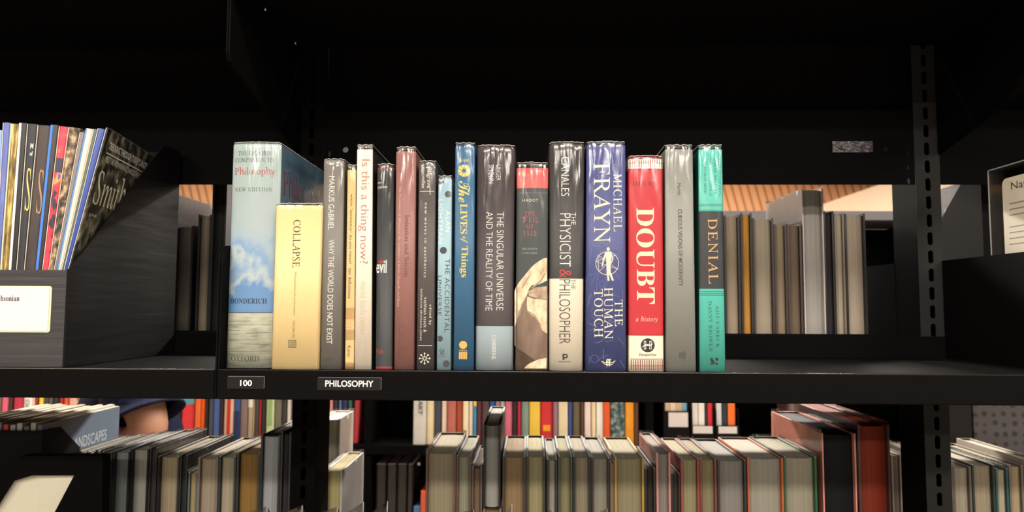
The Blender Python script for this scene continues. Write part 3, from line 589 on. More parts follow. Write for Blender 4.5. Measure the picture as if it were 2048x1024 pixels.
for q in ([(1420.5, 717), (1424, 717), (1429, 724), (1429, 730.5), (1425.5, 730.5), (1420.5, 722)], [(1430, 717), (1436.5, 717), (1436.5, 723), (1432, 723)], [(1420.5, 725), (1424, 729), (1424, 731), (1420.5, 731)], [(1431, 725), (1436.5, 729), (1436.5, 731), (1431, 731)]): b.shape([q], (24, 30, 32))

# ================================================================== magazine file and magazines, left
def YZfile(name, label, X0, X1, yA, yB, z0, low, high, slope, mat, inner=None, group=None):
    """open magazine file: yA = low end, yB = tall end; slope = depth where the side reaches full height"""
    o = empty(name, ((X0 + X1) / 2, min(yA, yB), z0 + LIFT), label, 'magazine file', group); hw = (X1 - X0) / 2; oy = o.location.y; d = 1 if yB > yA else -1; t = .0022
    prof = [(yA - oy, 0), (yA - oy, low), (yA - oy + d * .003, low + .002), (slope - oy, high), (yB - oy, high), (yB - oy, 0)]
    vs, fs = plate([prof], t)
    for sx in (-1, 1):
        x0 = hw - t if sx > 0 else -hw
        MB().add([(x0 + c, a, b_) for a, b_, c in vs], fs).build('side_panel', mat, o)
    a, c = sorted((yA - oy, yA - oy + d * t)); MB().box(-hw + t, hw - t, a, c, 0, low).build('front_panel', inner or mat, o)
    a, c = sorted((yB - oy, yB - oy - d * t)); MB().box(-hw + t, hw - t, a, c, 0, high).build('back_panel', mat, o)
    a, c = sorted((yA - oy + d * t, yB - oy - d * t)); MB().box(-hw + t, hw - t, a, c, 0, t).build('bottom_panel', mat, o)
    return o
FRONTC = M('black card lit front', (.028, .026, .028), .42, 0, .5, False, ((6, 6, 120), .35, .003), .25)  # same card, base colour raised for the light on the front
XF = P(133, 640, .757).x
mfile = YZfile('magazine_file', 'large black card magazine file packed with magazines, at the left edge', XF - .30, XF, .757, .99, ZS, P(100, 541, .757).z - ZS, .285, .945, CARD, FRONTC)
def card(parent, x0, y0, x1, y1, Y, name, mat, th, shift=0):
    a, c = P(x0, y0, Y), P(x1, y1, Y); vs, fs = plate([rrect(a.x, c.x, c.z, a.z, .003)], th)
    L = parent.location; return MB().add([(x - L.x, Y - t - L.y, z - L.z) for x, z, t in vs], fs).build(name, mat, parent)
card(mfile, -60, 571.5, 100, 665, .7567, 'label_backing', M('yellowed card', (196, 196, 156), .6), .0005)
card(mfile, -62, 573, 95.5, 662, .7561, 'label_card', M('white label', (206, 198, 194), .6, 0, .3, var=.02), .0005)
t, f = text2d('Smithsonian', 'b'); p, q = P(-21, 590.5, .7554), P(38.5, 602.5, .7554); L = mfile.location
MB().add([(p.x + u * (q.x - p.x) - L.x, .7554 - L.y, q.z + v * (p.z - q.z) - L.z) for u, v in t], f).build('lettering', ink((34, 34, 60)), mfile)

golden = ramp_mat('printed golden grass', [(.32, (40, 32, 18)), (.5, (128, 104, 46)), (.62, (198, 176, 96)), (.75, (226, 214, 150))], 'N', (260, 60, 34), 1.0)
floral = ramp_mat('printed red floral', [(.38, (30, 34, 56)), (.44, (206, 40, 60)), (.6, (226, 62, 78)), (.68, (232, 160, 60)), (.72, (60, 70, 160))], 'N', (70, 70, 42), 1.0)
carved = ramp_mat('printed carving', [(.38, (24, 20, 18)), (.5, (104, 84, 62)), (.62, (176, 152, 118))], 'N', (150, 80, 90), 1.0)
bark = ramp_mat('printed bark', [(.36, (14, 14, 12)), (.48, (46, 44, 36)), (.60, (94, 90, 74)), (.72, (140, 138, 116))], 'N', (120, 90, 60), 1.0)
dim = ramp_mat('printed dusk', [(.3, (26, 20, 20)), (.6, (62, 50, 46)), (.8, (96, 80, 72))], 'N', (40, 30, 12), 1.0)
navy = ramp_mat('printed navy', [(.3, (20, 22, 30)), (.7, (40, 40, 50))], 'N', (40, 30, 12), 1.0)
lav = ramp_mat('printed lavender', [(.3, (52, 70, 128)), (.55, (92, 104, 170)), (.75, (160, 160, 206))], 'N', (30, 30, 12), 1.0)
mags = [(-19, -6, -42, -22, 258, (150, 150, 170), 'pale grey magazine cut off by the left edge of the photo'),
    (-6, 6, -22, -10, 258, (120, 150, 200), 'light blue magazine at the left edge of the file'),
    (6, 20.5, -10, 0, 243, lav, 'lavender-blue magazine left of the golden grass one'),
    (20.5, 37.5, 0, 17, 245, golden, 'magazine with golden grass on its cover'),
    (37.5, 53.5, 17, 32, 243, (22, 21, 22), 'black magazine with a thick white spine edge'),
    (53.5, 73.5, 32, 47, 245, navy, 'very dark navy magazine with small white words near the top'),
    (73.5, 99, 47, 70, 247, dim, 'dusky brown magazine with large faint letter S'),
    (99, 115.5, 70, 83, 246, (38, 32, 30), 'dark brown magazine with a bright blue spine'),
    (115.5, 133.5, 83, 95, 249, floral, 'red floral magazine with colourful rosettes'),
    (133.5, 156, 95, 105, 250, carved, 'magazine with a carved stone pattern in brown and black'),
    (156, 166, 105, 111, 259, (120, 112, 116), 'short grey magazine sunk between taller ones'),
    (166, 180.5, 111, 119, 251, (202, 184, 172), 'pale tan magazine with light blue spine edge'),
    (180.5, 188.5, 119, 123.5, 252, (84, 98, 92), 'thin grey-green magazine'),
    (188.5, 203.7, 123.5, 131, 250, (44, 66, 140), 'royal blue magazine beside the last dark one'),
    (203.7, 209, 131, 136, 248, bark, 'dark bark-textured magazine with big cream lettering, last in the file')]
edge_cols = {4: (232, 226, 214), 7: (48, 110, 200), 11: (70, 140, 214), 3: (216, 200, 150)}
for k, (a0, a1, b0, b1, yt, col, lab) in enumerate(mags):
    Ym = .7655; A, B = P(a0, 248, Ym), P(b0, 541, Ym); A1, B1 = P(a1, 248, Ym), P(b1, 541, Ym)
    zb = ZS + LIFT + .0036
    def ext(p, q): t = (zb - q.z) / (p.z - q.z); return q.x + (p.x - q.x) * t
    xb0, xb1 = ext(A, B), ext(A1, B1)
    # keep the foot clear of neighbours: constant thickness from the visible part, leaning
    tb = max(.0008, (xb1 - xb0) * .94 - .0002); thk = max(.002, (A1.x - A.x) * .94 - .0002)      # leaves fan out: thin at the foot, thicker at the head
    lean = math.atan2(A.x - xb0, A.z - zb); yaw = .195
    o = empty('magazine', (xb0, Ym, zb), lab + (' in the magazine file' if 'file' not in lab else ''), 'magazine', 'magazines standing in the left file', (0, lean, yaw))
    h = (P(a0, yt, Ym).z - zb) / math.cos(lean) - .001; D = .205; tt = thk
    mt = M('cover %d %d %d' % col, col, .35, var=.05) if isinstance(col, tuple) else col
    mb = MB(); ys = [(0, .0012), (.18, .0003), (.5, 0), (.82, .0004), (1, .0016)]
    TT = lambda z: tb + (tt - tb) * z / h
    rg = [[(0, D, z)] + [(u * TT(z), y, z) for u, y in ys] + [(TT(z), D, z)] for z in [h * j / 8 for j in range(9)]]
    mb.strip(rg, True, sm=False, cap=True); mb.build('cover', mt, o)
    ec = edge_cols.get(k, (214, 206, 190)); we = .0013 if k in edge_cols else .0005
    if k == 7: we = .0026
    if k in (4,): we = .0024
    we = min(we, tb * .6); MB().box(.00005, we, -.0002, .0016, .0003, h - .0004).build('spine_edge', ink(ec), o)
    MB().box(.0004, tt - .0004, .004, D - .002, h, h + .0003).build('page_edges', page_mat((224, 216, 200)), o)
    def front(txt, kind, u0, u1, z0, z1, c, vert=False):
        t_, f_ = text2d(txt, kind); MB().add([(TT(z0) * (u0 + u * (u1 - u0)), -.0004, z0 + v * (z1 - z0)) for u, v in t_], f_).build('lettering', ink(c), o)
    if k == 5: front('M', 'gb', .5, .8, h - .028, h - .022, (220, 216, 210)); front('of', 'gb', .5, .8, h - .036, h - .031, (220, 216, 210)); front('S', 'r', .4, .95, h - .098, h - .05, (206, 188, 96))
    if k == 6: front('S', 'r', .5, .95, h - .10, h - .05, (150, 118, 84))
    if k == 8: MB().box(.0012, TT(h - .055) - .0004, -.0003, .0009, h - .052, h - .036).build('printed_band', ink((34, 44, 66)), o)
    if k == 14:
        def cov(txt, kind, y0, y1, z0, z1, c):
            t_, f_ = text2d(txt, kind); MB().add([(TT(z0 + v * (z1 - z0)) + .0002, y0 + u * (y1 - y0), z0 + v * (z1 - z0)) for u, v in t_], f_).build('lettering', ink(c), o)
        cov("TREKKING THROUGH TURKEY'S ANCIENT PAST", 'gb', .013, .165, h - .022, h - .013, (216, 212, 204))
        cov('MEET THE WOMAN WHO CHANGED THE MAP', 'g', .013, .13, h - .037, h - .030, (206, 202, 194))
        MB().box(tt, tt + .0003, .012, .16, h - .0275, h - .0262).build('printed_line', ink((206, 202, 194)), o)
        cov('Smithsonian', 'r', .008, .20, h - .087, h - .045, (206, 206, 178)); cov('JUNE', 'g', .008, .03, h - .102, h - .098, (190, 188, 180))

# ================================================================== sign and opposite-side file, right bay
sx = XR + .032
a = P(1978, 342, 1.0); 
def onX(px, py, X):
    d = fwd + rgt * ((px - CX) / F) + upv * ((CY - py) / F); return Vector((0, 0, CAMZ)) + d * (X / d.x)
A = onX(1979, 343, sx); B = onX(2046, 322, sx)
so = empty('sign_holder', (sx, A.y, ZS + LIFT), 'clear plastic sign sleeve with a cream printed card at the right edge', 'sign')
hh = A.z - ZS; y1 = -(A.y - .775)
ACR = bpy.data.materials.new('clear acrylic'); ACR.use_nodes = True; nt = ACR.node_tree; nt.nodes.clear()
o_ = nt.nodes.new('ShaderNodeOutputMaterial'); t_ = nt.nodes.new('ShaderNodeBsdfTransparent'); g_ = nt.nodes.new('ShaderNodeBsdfGlossy'); x_ = nt.nodes.new('ShaderNodeMixShader'); f_ = nt.nodes.new('ShaderNodeFresnel')
t_.inputs[0].default_value = (.8, .79, .78, 1); g_.inputs['Roughness'].default_value = .1; f_.inputs[0].default_value = 1.6
nt.links.new(f_.outputs[0], x_.inputs[0]); nt.links.new(t_.outputs[0], x_.inputs[1]); nt.links.new(g_.outputs[0], x_.inputs[2]); nt.links.new(x_.outputs[0], o_.inputs[0])
MB().box(-.002, .002, y1, 0, 0, hh).build('sleeve', ACR, so)
MB().box(-.0026, .0026, -.0012, .0004, 0, hh).build('sleeve_edge', M('acrylic edge', (150, 148, 146), .3), so)
MB().box(-.0026, .0026, y1, 0, hh - .0008, hh + .0006).build('sleeve_edge', M('acrylic edge', (150, 148, 146), .3), so)
C0 = onX(2008, 350, sx)
vs, fs = plate([rrect(y1 + .008, C0.y - A.y, .008, hh - .016, .008)], .0004)
MB().add([(-.0026 - t, a, b_) for a, b_, t in vs], fs).build('card', M('cream card', (206, 196, 176), .6, var=.03), so)
def ctext(txt, kind, px0, py0, py1, ylen, c=(60, 56, 52)):
    p = onX(px0, py0, sx); q = onX(px0, py1, sx); t, f = text2d(txt, kind)
    MB().add([(-.0032, p.y - A.y - u * ylen, q.z - ZS + v * (p.z - q.z)) for u, v in t], f).build('lettering', ink(c), so)
ctext('Natural', 'g', 2027, 366, 381, .055)
for k in range(10):
    yy = 410 + k * 11.5 + (12 if k > 2 else 0) + (14 if k > 6 else 0)
    if yy > 498: continue
    p = onX(2024, yy, sx); MB().box(-.0032, -.003, p.y - A.y - R.uniform(.05, .07), p.y - A.y, p.z - ZS, p.z - ZS + .0012).build('printed_line', ink((130, 120, 110)), so)

XG = P(1965, 450, 1.072).x
GREY = M('dark grey card', (.009, .0086, .009), .7, 0, .05, False, ((20, 20, 20), .2, .002), .15)
gf = YZfile('magazine_file', 'dark grey magazine file seen from behind at right, past the slotted post', XG, XG + .09, 1.325, 1.072, ZS, .09, .29, 1.088, GREY, None)
# its slanted side: reach full height near the tall end
mo = empty('magazine', (XG + .004, 1.08, ZS + .0034), 'glossy dark magazine with a pale raised hand on its cover, in the grey file', 'magazine')
MB().box(0, .006, 0, .215, 0, .262).build('cover', ramp_mat('printed grey studio', [(.3, (64, 62, 66)), (.7, (98, 96, 102))], 'N', (30, 14, 14), 1), mo)
vs, fs = plate([[(.10, .14), (.112, .155), (.118, .19), (.115, .20), (.105, .195), (.098, .215), (.09, .23), (.088, .20), (.092, .18), (.094, .15)]], 0)
MB().add([(-.0003, a, b_) for a, b_, t in vs], fs).build('printed_hand', ink((176, 172, 176)), mo)

# ================================================================== fore-edge books on the far face
def fore_book(d, px0, px1, pytop, zs, cover, page, Yf=1.08, depth=.165, group='', board=.003, film=False, rimmed=False, z0=0, label=None, cat='book', coverR=None, prev=None, nxt=None, ybk=None):
    p, q = P(px0, pytop, Yf), P(px1, pytop, Yf); h = p.z - zs - z0; wd = q.x - p.x - .0004
    o = empty('book', ((p.x + q.x) / 2, Yf, zs + z0 + LIFT), label, cat, group); hw = wd / 2; t = min(board, wd * .18)
    rr = random.Random(int(px0 * 3 + pytop)); cm = M('cloth %d %d %d' % cover, cover, .45, var=.06); cr = M('cloth %d %d %d' % coverR, coverR, .45) if coverR else cm
    # case: two boards and a rounded spine at the back
    mb = MB(); out = [(-hw, 0), (-hw, depth)] + [(-hw * math.cos(a), depth + .004 * math.sin(a)) for a in (.6, 1.2, 1.57, 1.94, 2.54)] + [(hw, depth), (hw, 0)]
    inn = [(-hw + t, 0), (-hw + t, depth)] + [((-hw + t) * math.cos(a), depth - .002 + .003 * math.sin(a)) for a in (.6, 1.2, 1.57, 1.94, 2.54)] + [(hw - t, depth), (hw - t, 0)]
    O = [[(x, y, z) for x, y in out] for z in (0, h)]; I = [[(x, y, z) for x, y in inn] for z in (0, h)]
    mb.strip(O, sm=False, m=lambda a, b: 1 if b >= len(out) - 2 else 0); mb.strip(I, sm=False); mb.strip([O[0], I[0]], sm=False); mb.strip([O[1], I[1]], sm=False)
    for k in (0, -1): mb.strip([[r[k] for r in O], [r[k] for r in I]], sm=False)
    mb.build('cover', [cm, cr], o)
    a0, a1 = -hw + t + .0002, hw - t - .0002; n = 8; cc = min(.006, wd * .16)
    fr_ = [(a0 + (a1 - a0) * k / n, .0015 + cc * (2 * k / n - 1) ** 2) for k in range(n + 1)]
    back = [(a1, depth - .006), ((a0 + a1) / 2, depth - .003), (a0, depth - .006)]
    rg = [[(x, y, z) for x, y in fr_ + back] for z in (.003, h - .0022)]
    MB().strip(rg, True, sm=False, cap=True).build('pages', page_mat(page), o)
    if rimmed:
        mb = MB()
        for sx in (-1, 1):
            x = sx * (hw - t / 2); mb.box(x - .0006, x + .0006, -.0006, depth + .001, h, h + .0008)
        mb.box(-hw + t, hw - t, depth + .0005, depth + .0018, h, h + .0008).build('jacket_rim_glint', RIM, o)  # pale strips stand for glints along the jacket's top edges
    if film:
        rows = [h * k / 10 for k in range(10)] + [h + .001, h + .005]
        rg = []
        for z in rows:
            tp = max(0, (z - h) / .005); rg.append([(x * (1.0 + .0004 / hw) + .0006 * math.sin(y * 90 + z * 50) * (1 if tp else .3), y, z) for x, y in [(-hw, -.001)] + [(-hw, depth * k / 8) for k in range(9)] + [(hw, depth * k / 8) for k in range(8, -1, -1)] + [(hw, -.001)]])
        MB().strip(rg).build('plastic_jacket', FILM, o)
    return o
def run_books(rows, zs, group, where, Yf=1.08):
    """rows: (look, px0, px1, pytop, cover, page, extras)"""
    n = len(rows)
    for k, r in enumerate(rows):
        nb = ''
        if k > 0: nb = 'right of the ' + rows[k - 1][0] + ' one'
        else: nb = 'left of the ' + rows[1][0] + ' one'
        ex = dict(r[6]) if len(r) > 6 else {}
        lab = '%s book %s, %s' % (r[0], where, nb)
        if zs < 1.2: ex.setdefault('rimmed', True); ex.setdefault('film', k % 3 == 0)
        fore_book(r[0], r[1], r[2], r[3], zs, r[4], r[5], group=group, label=ex.pop('label', lab), Yf=ex.pop('Yf', Yf), **ex)
PG = (168, 160, 140); PC = (206, 196, 170); OL = (150, 142, 110); GB = (150, 156, 158)
rows = [('thin brown', 1418, 1446, 432, (60, 48, 40), PG), ('grey-paged', 1447, 1479, 431, (34, 30, 30), (150, 136, 118)), ('ochre-paged', 1480, 1503.5, 427, (24, 24, 26), (182, 130, 56)),
    ('wide stone-paged', 1504, 1546.5, 437, (52, 38, 36), (156, 146, 128)), ('lower taupe-paged', 1547, 1573, 449, (60, 44, 38), (136, 120, 100)), ('umber-paged', 1573.5, 1602.5, 449, (58, 48, 40), (104, 90, 74), {'film': True}),
    ('tallest grey-paged', 1603, 1645.5, 378, (180, 172, 166), (152, 148, 144), {'film': True, 'coverR': (40, 40, 44), 'board': .002}), ('black-covered slim', 1646, 1667, 423, (28, 26, 30), (40, 36, 38)),  # tallest: left cover pale to carry the white reflection of its film
    ('narrow beige-paged', 1668, 1687.5, 428, (120, 110, 96), (160, 150, 132)), ('last beige-paged', 1688, 1730, 428, (34, 30, 28), (160, 148, 132))]
run_books(rows, ZS, 'fore-edge books past the turquoise book', 'showing its fore-edge past the turquoise book')
fore_book('', 352, 388, 452, ZS, (36, 34, 34), (88, 84, 78), label='dark grey-paged book with film, seen behind beside the magazine file', group='fore-edge books in the left gap', film=True)
fore_book('', 397, 424, 430, ZS, (30, 28, 28), (112, 102, 86), label='beige-paged book seen behind, left of the big light-blue book', group='fore-edge books in the left gap')
fore_book('', 330, 351, 388, ZS, (150, 146, 142), (60, 58, 56), label='tall book with shiny film top, partly hidden by the magazine file', group='fore-edge books in the left gap', film=True, depth=.2)
fore_book('', 426, 455, 362, ZS, (22, 22, 24), (26, 25, 25), label='tall black filler book darkening the gap left of the big light-blue book', group='fore-edge books in the left gap')  # black book added to keep this gap dark

rows = [('thin grey', 161, 176, 903, (120, 112, 106), (176, 162, 142), {'Yf': 1.155, 'depth': .13}), ('thin mauve', 177, 190, 905, (70, 66, 66), (178, 160, 144), {'Yf': 1.155, 'depth': .13}), ('slim black-edged', 191, 204, 900, (34, 34, 36), PG, {'Yf': 1.155, 'depth': .13}),
    ('olive-paged', 205, 225.5, 905, (70, 62, 54), (160, 144, 104)), ('blue-grey-paged', 226, 261, 904, (44, 44, 46), (144, 152, 154), {'film': True}), ('cool grey-paged', 262, 299, 899, (30, 30, 32), (160, 158, 148), {'film': True}),
    ('dark film-covered', 300, 315, 897, (52, 50, 50), (60, 56, 52), {'film': True}), ('wide tan-paged', 316, 360, 914, (36, 34, 36), (158, 144, 118)), ('black glossy', 361, 376, 911, (34, 36, 38), (40, 40, 40), {'film': True}),
    ('short sandy', 377, 395.5, 946, (80, 96, 98), (156, 138, 96)), ('soft taupe-paged', 396.5, 437, 917, (116, 104, 94), (156, 142, 122)), ('pale taupe-paged', 438, 473, 914, (34, 44, 46), (164, 154, 130), {'film': True}),
    ('brown-paged', 474, 521, 907, (40, 44, 42), (138, 106, 56)), ('tall silver-paged', 522, 562, 872, (28, 28, 30), (160, 162, 164)), ('tall black film-covered', 562.5, 583, 866, (36, 36, 40), (50, 50, 52), {'film': True}), ('tall narrow white-paged', 583.5, 596, 870, (50, 50, 54), (176, 176, 174))]
run_books(rows, LOW, 'fore-edge books low on the left', 'low behind at left')
fore_book('', 640, 681, 838, LOW, (206, 196, 186), (216, 206, 190), Yf=1.225, depth=.09, film=True, label='tall pale book in crinkled film just right of the centre-left post', group='fore-edge books by the post')
fore_book('', 648, 685, 943, LOW, (198, 192, 186), (190, 176, 124), Yf=1.078, depth=.138, film=True, label='shorter cream-topped book standing in front of the tall pale crinkled one', group='fore-edge books by the post')
rows = [('thickest olive-paged', 852, 912.5, 906, (112, 70, 58), (154, 144, 118)), ('pink-edged', 913, 943, 913, (92, 74, 70), (150, 148, 124)), ('low brown', 943.5, 965, 936, (96, 80, 66), (120, 100, 78), {'film': True}),
    ('short tan', 966, 1003, 1020, (140, 118, 84), (132, 112, 84)), ('buff-paged', 1005, 1051.5, 914, (76, 62, 56), (150, 126, 92)), ('olive-grey-paged', 1052, 1091, 913, (60, 58, 50), (158, 150, 112)),
    ('narrowest white-topped', 1093, 1115, 920, (48, 44, 42), (150, 148, 136)), ('moss-paged', 1116, 1145, 914, (70, 80, 66), (140, 134, 100)), ('warm grey-paged', 1146, 1181.5, 914, (42, 42, 40), (146, 136, 114)),
    ('plain grey-paged', 1182, 1219.5, 917, (40, 34, 34), (146, 142, 126)), ('yellow-cased', 1229, 1288, 917, (176, 140, 56), (150, 142, 112)), ('low black', 1289, 1311, 938, (34, 32, 32), (52, 46, 40)),
    ('pink film-covered', 1312, 1341, 907, (196, 140, 136), (140, 132, 124), {'film': True}), ('sunken dark', 1342, 1360, 948, (40, 36, 34), (60, 52, 46)), ('red-cased', 1361, 1398.5, 919, (150, 66, 58), (150, 144, 110)),
    ('red-lined khaki-paged', 1399, 1433, 919, (120, 62, 56), (140, 130, 98)), ('grey-cased', 1434, 1492, 921, (42, 38, 42), (140, 136, 130)), ('orange-cased', 1494, 1566.5, 917, (186, 94, 50), (160, 156, 142)),
    ('green-cased', 1567, 1633, 915, (34, 92, 54), (158, 152, 134))]
run_books(rows, LOW, 'fore-edge books in the long low row', 'in the long low row')
# thin film-covered upright wedge between two books
fore_book('', 1220, 1228.5, 925, LOW, (120, 100, 84), (150, 130, 110), label='very thin tan booklet between plain grey-paged and yellow-cased books', group='fore-edge books in the long low row', film=True)
# book standing on the short tan one
p = P(985, 1020, 1.08)
fore_book('', 967, 1002, 850, LOW, (26, 28, 30), (160, 158, 150), label='small black book standing raised above its neighbours in the low row', group='fore-edge books in the long low row', z0=p.z - LOW + .0002, depth=.19)
fore_book('', 1643, 1711, 868, LOW, (226, 150, 134), (18, 18, 20), Yf=1.075, depth=.22, film=True, label='big salmon-jacketed book with black page edges in shiny film', group='oversize books at the right end', coverR=(60, 40, 40), board=.002)
fore_book('', 1715, 1778, 851, LOW, (70, 48, 44), (122, 44, 26), Yf=1.07, depth=.25, film=True, label='biggest book with dark red page edges, right of the salmon-jacketed one', group='oversize books at the right end', board=.003)
fore_book('', 1782, 1803, 912, LOW, (170, 150, 130), (120, 108, 104), Yf=1.12, depth=.17, film=True, label='small pale book between the biggest red-edged one and the post', group='oversize books at the right end')
rows = [('first pale beige', 1889, 1904, 930, (150, 138, 120), (150, 132, 112)), ('thick-leaved greige', 1905, 1942, 935, (106, 96, 88), (168, 158, 138)), ('red-lined', 1943, 1989, 931, (38, 52, 46), (164, 150, 128), {'coverR': (34, 66, 58)}),
    ('teal-cased', 1990, 2016, 939, (34, 84, 88), (178, 168, 142)), ('sand-paged', 2017, 2046, 932, (116, 104, 92), (174, 156, 122)), ('outermost white-topped', 2047, 2082, 920, (160, 150, 140), (186, 172, 146))]
run_books(rows, LOW, 'fore-edge books right of the slotted post', 'right of the slotted post')

# magazines and file low left (tall back to us)
XQ = P(85, 864, 1.07).x
YZfile('magazine_file', 'black magazine file low at left, holding a bundle of magazines seen from behind', XQ - .30, XQ, 1.33, 1.07, LOW, .08, P(60, 864, 1.07).z - LOW, 1.112, CARD)
mcols = [(150, 152, 158), (206, 200, 190), (120, 120, 122), (216, 210, 196), (186, 190, 196), (206, 60, 54), (140, 140, 140), (210, 204, 190), (190, 60, 60), (150, 146, 150), (206, 200, 186), (128, 126, 130), (196, 190, 180), (170, 170, 176)]
mname = ['silver-grey magazine', 'off-white magazine', 'mid-grey magazine', 'ivory magazine', 'pale blue-grey magazine', 'red-topped magazine', 'plain grey magazine', 'creamy magazine', 'crimson-edged magazine', 'mauve-grey magazine', 'light buff magazine', 'slate magazine', 'warm white magazine', 'bluish white magazine']
x = XQ - .0045
for k in range(14):
    tk = .0085 if k else .0075; last = k == 0
    prevn = mname[k - 1] if k else ''
    lab = 'steel-blue magazine titled LANDSCAPES, nearest side of the low left bundle' if last else '%s edge-up in the low left bundle, behind the %s' % (mname[k], prevn)
    if k == 1: lab = 'off-white magazine edge-up in the low left bundle, behind the LANDSCAPES one'
    h = .262 + R.uniform(-.003, .004); y0 = 1.076; yl = .205
    o = empty('magazine', (x - tk, y0, LOW + .0034), lab, 'magazine', 'magazines in the low left file')
    MB().box(0, tk - .001, 0, yl, 0, h).build('cover', M('mag %d' % k, (104, 120, 138) if last else mcols[k], .3, var=.05), o)
    MB().box(.0006, tk - .0016, .002, yl - .002, h, h + .0006).build('page_edges', page_mat((226, 214, 186)), o)
    if last:
        side_text(o, 'LANDSCAPES', 'g', tk - .0008, .072, .168, h - .052, h - .034, (196, 204, 210))
    x -= tk * 1.25
# storage box with cream inside
LIN = bpy.data.materials.new('thin cream board'); LIN.use_nodes = True; nt = LIN.node_tree; nt.nodes.clear()
o_ = nt.nodes.new('ShaderNodeOutputMaterial'); a_ = nt.nodes.new('ShaderNodeBsdfDiffuse'); t_ = nt.nodes.new('ShaderNodeBsdfTranslucent'); x_ = nt.nodes.new('ShaderNodeMixShader'); x_.inputs[0].default_value = .15
a_.inputs[0].default_value = lin((224, 218, 196)); t_.inputs[0].default_value = lin((236, 230, 206))
nt.links.new(a_.outputs[0], x_.inputs[1]); nt.links.new(t_.outputs[0], x_.inputs[2]); nt.links.new(x_.outputs[0], o_.inputs[0])
def pl(px, py, Y, o): p = P(px, py, Y); return (p.x - o.location.x, p.z - o.location.z)
YO = .975
bo = empty('document_sleeve', (P(100, 1000, YO).x, YO, LOW + LIFT), 'black upright document sleeve with a cream paper window at the bottom left corner', 'box')
for_ = [(-120, 1100), (-120, 1030), (12, 936), (44, 913), (206, 913), (206, 1100)]
hole = [(-38, 1075), (-22, 1040), (27, 963), (65, 952), (148, 952), (110, 1024), (84, 1075)]
z0_ = P(100, 1100, YO).z - LOW
def polyY(pts): return [(lambda q: (q.x - bo.location.x, q.z - LOW))(P(a, b_, YO)) for a, b_ in pts]
fo = polyY(for_); fo = [(a, 0 if b_ < z0_ + .02 and k in (0, 5) else b_) for k, (a, b_) in enumerate(fo)]
vs, fs = plate([fo, polyY(hole)], .002); MB().add([(x, t, z) for x, z, t in vs], fs).build('front_panel', METAL, bo)
vs, fs = plate([fo], .002); MB().add([(x, t + .016, z) for x, z, t in vs], fs).build('back_panel', METAL, bo)
mb = MB(); n_ = len(fo)
for k in range(n_):
    (a, b_), (c, d_) = fo[k], fo[(k + 1) % n_]
    mb.quad((a, .002, b_), (c, .002, d_), (c, .016, d_), (a, .016, b_))
mb.build('side_band', METAL, bo)
q1, q2, q3 = polyY([(-60, 945), (66, 945), (156, 945)]); lo = .15
MB().quad((q2[0], .014, lo), (q2[0], .014, q2[1]), (q3[0], .009, q3[1]), (q3[0], .009, lo)).quad((q1[0], .004, lo), (q1[0], .004, q1[1] - .003), (q2[0], .014, q2[1]), (q2[0], .014, lo)).build('cream_paper', LIN, bo)
# own lower shelf: tops of film jackets just at the bottom edge
for k, (a, c, yt, col, ds) in enumerate([(490, 536, 1014, (96, 84, 78), 'brown'), (565, 606, 1012, (120, 100, 84), 'tan'), (632, 676, 1016, (80, 72, 70), 'dark taupe'), (690, 728, 1006, (74, 70, 66), 'charcoal'), (738, 776, 1004, (50, 48, 50), 'black'),
        (905, 948, 1022, (90, 84, 78), 'olive-brown'), (1010, 1024, 1010, (140, 126, 96), 'narrow khaki'), (1092, 1104, 1020, (90, 90, 84), 'narrow grey'), (1190, 1214, 1020, (110, 104, 84), 'drab green')]):
    Y = .80; q_ = P(c, 1034, .93); u_ = P(a, 1034, .93); p, q = Vector((u_.x, Y, 0)), Vector((q_.x, Y, 0)); h = q_.z - LOW; hp = P(c, yt, .925).z - LOW; hw = (q.x - p.x) / 2
    o = empty('book', ((p.x + q.x) / 2, Y, LOW + LIFT), '%s film-jacketed book whose tip just shows at the bottom edge' % ds, 'book', 'books on the shelf below')
    MB().strip([[(-hw, .002, z), (-hw * .6, .0004, z), (0, 0, z), (hw * .6, .0004, z), (hw, .002, z), (hw, .14, z), (-hw, .14, z)] for z in (0, h)], True, sm=False, cap=True).build('cover', M('low %d %d %d' % col, col, .4), o)
    MB().strip([[(-hw - .0002, .0, z), (-hw - .0002, .07, z), (-hw - .0002, .1405, z), (hw + .0002, .1405, z), (hw + .0002, .07, z), (hw + .0002, .0, z)] for z in (.002, h * .6, h)] + [[(-hw, .0, h + .004), (-hw, .07, h + .003), (-hw * .9, .128, h + .004), (hw * .98, .128, hp), (hw, .09, h + .004), (hw, .0, h + .003)]]).build('plastic_jacket', FILM, o)
    MB().box(hw - .0006, hw + .0002, .1266, .1274, h, hp).build('film_fold_glint', RIM, o)  # pale strip for the glint on the jacket's tip

# ================================================================== bookcase across the aisle
YB = 2.25
zsf = P(780, 891, YB).z + LIFT; ztop = P(1700, 422, YB).z; zts = P(1700, 440, YB).z
BX0, BX1 = P(-260, 850, YB).x, P(1885, 850, YB).x
bc = empty('bookcase', ((BX0 + BX1) / 2, YB, 0), 'black bookcase across the rear aisle with a grey top edge', 'bookcase'); hw = (BX1 - BX0) / 2; bx0 = bc.location.x
GT = M('grey laminate', (84, 81, 84), .6)
MB().box(-hw, hw, 0, .27, zts, ztop).build('top_panel', GT, bc)
MB().box(-hw, hw, .262, .27, .05, zts - .001).build('back_panel', METAL, bc)
for z in (.12, zsf - .39 - LIFT, zsf - LIFT, zsf + .40): MB().box(-hw, hw, .0, .258, z - .028, z).build('shelf_board', METAL, bc)
for px in (-255, 636, 735, 1300, 1880): X = P(px, 860, YB).x - bx0; MB().box(X - .012, X + .012, .002, .262, 0, zts - .001).build('upright', METAL, bc)
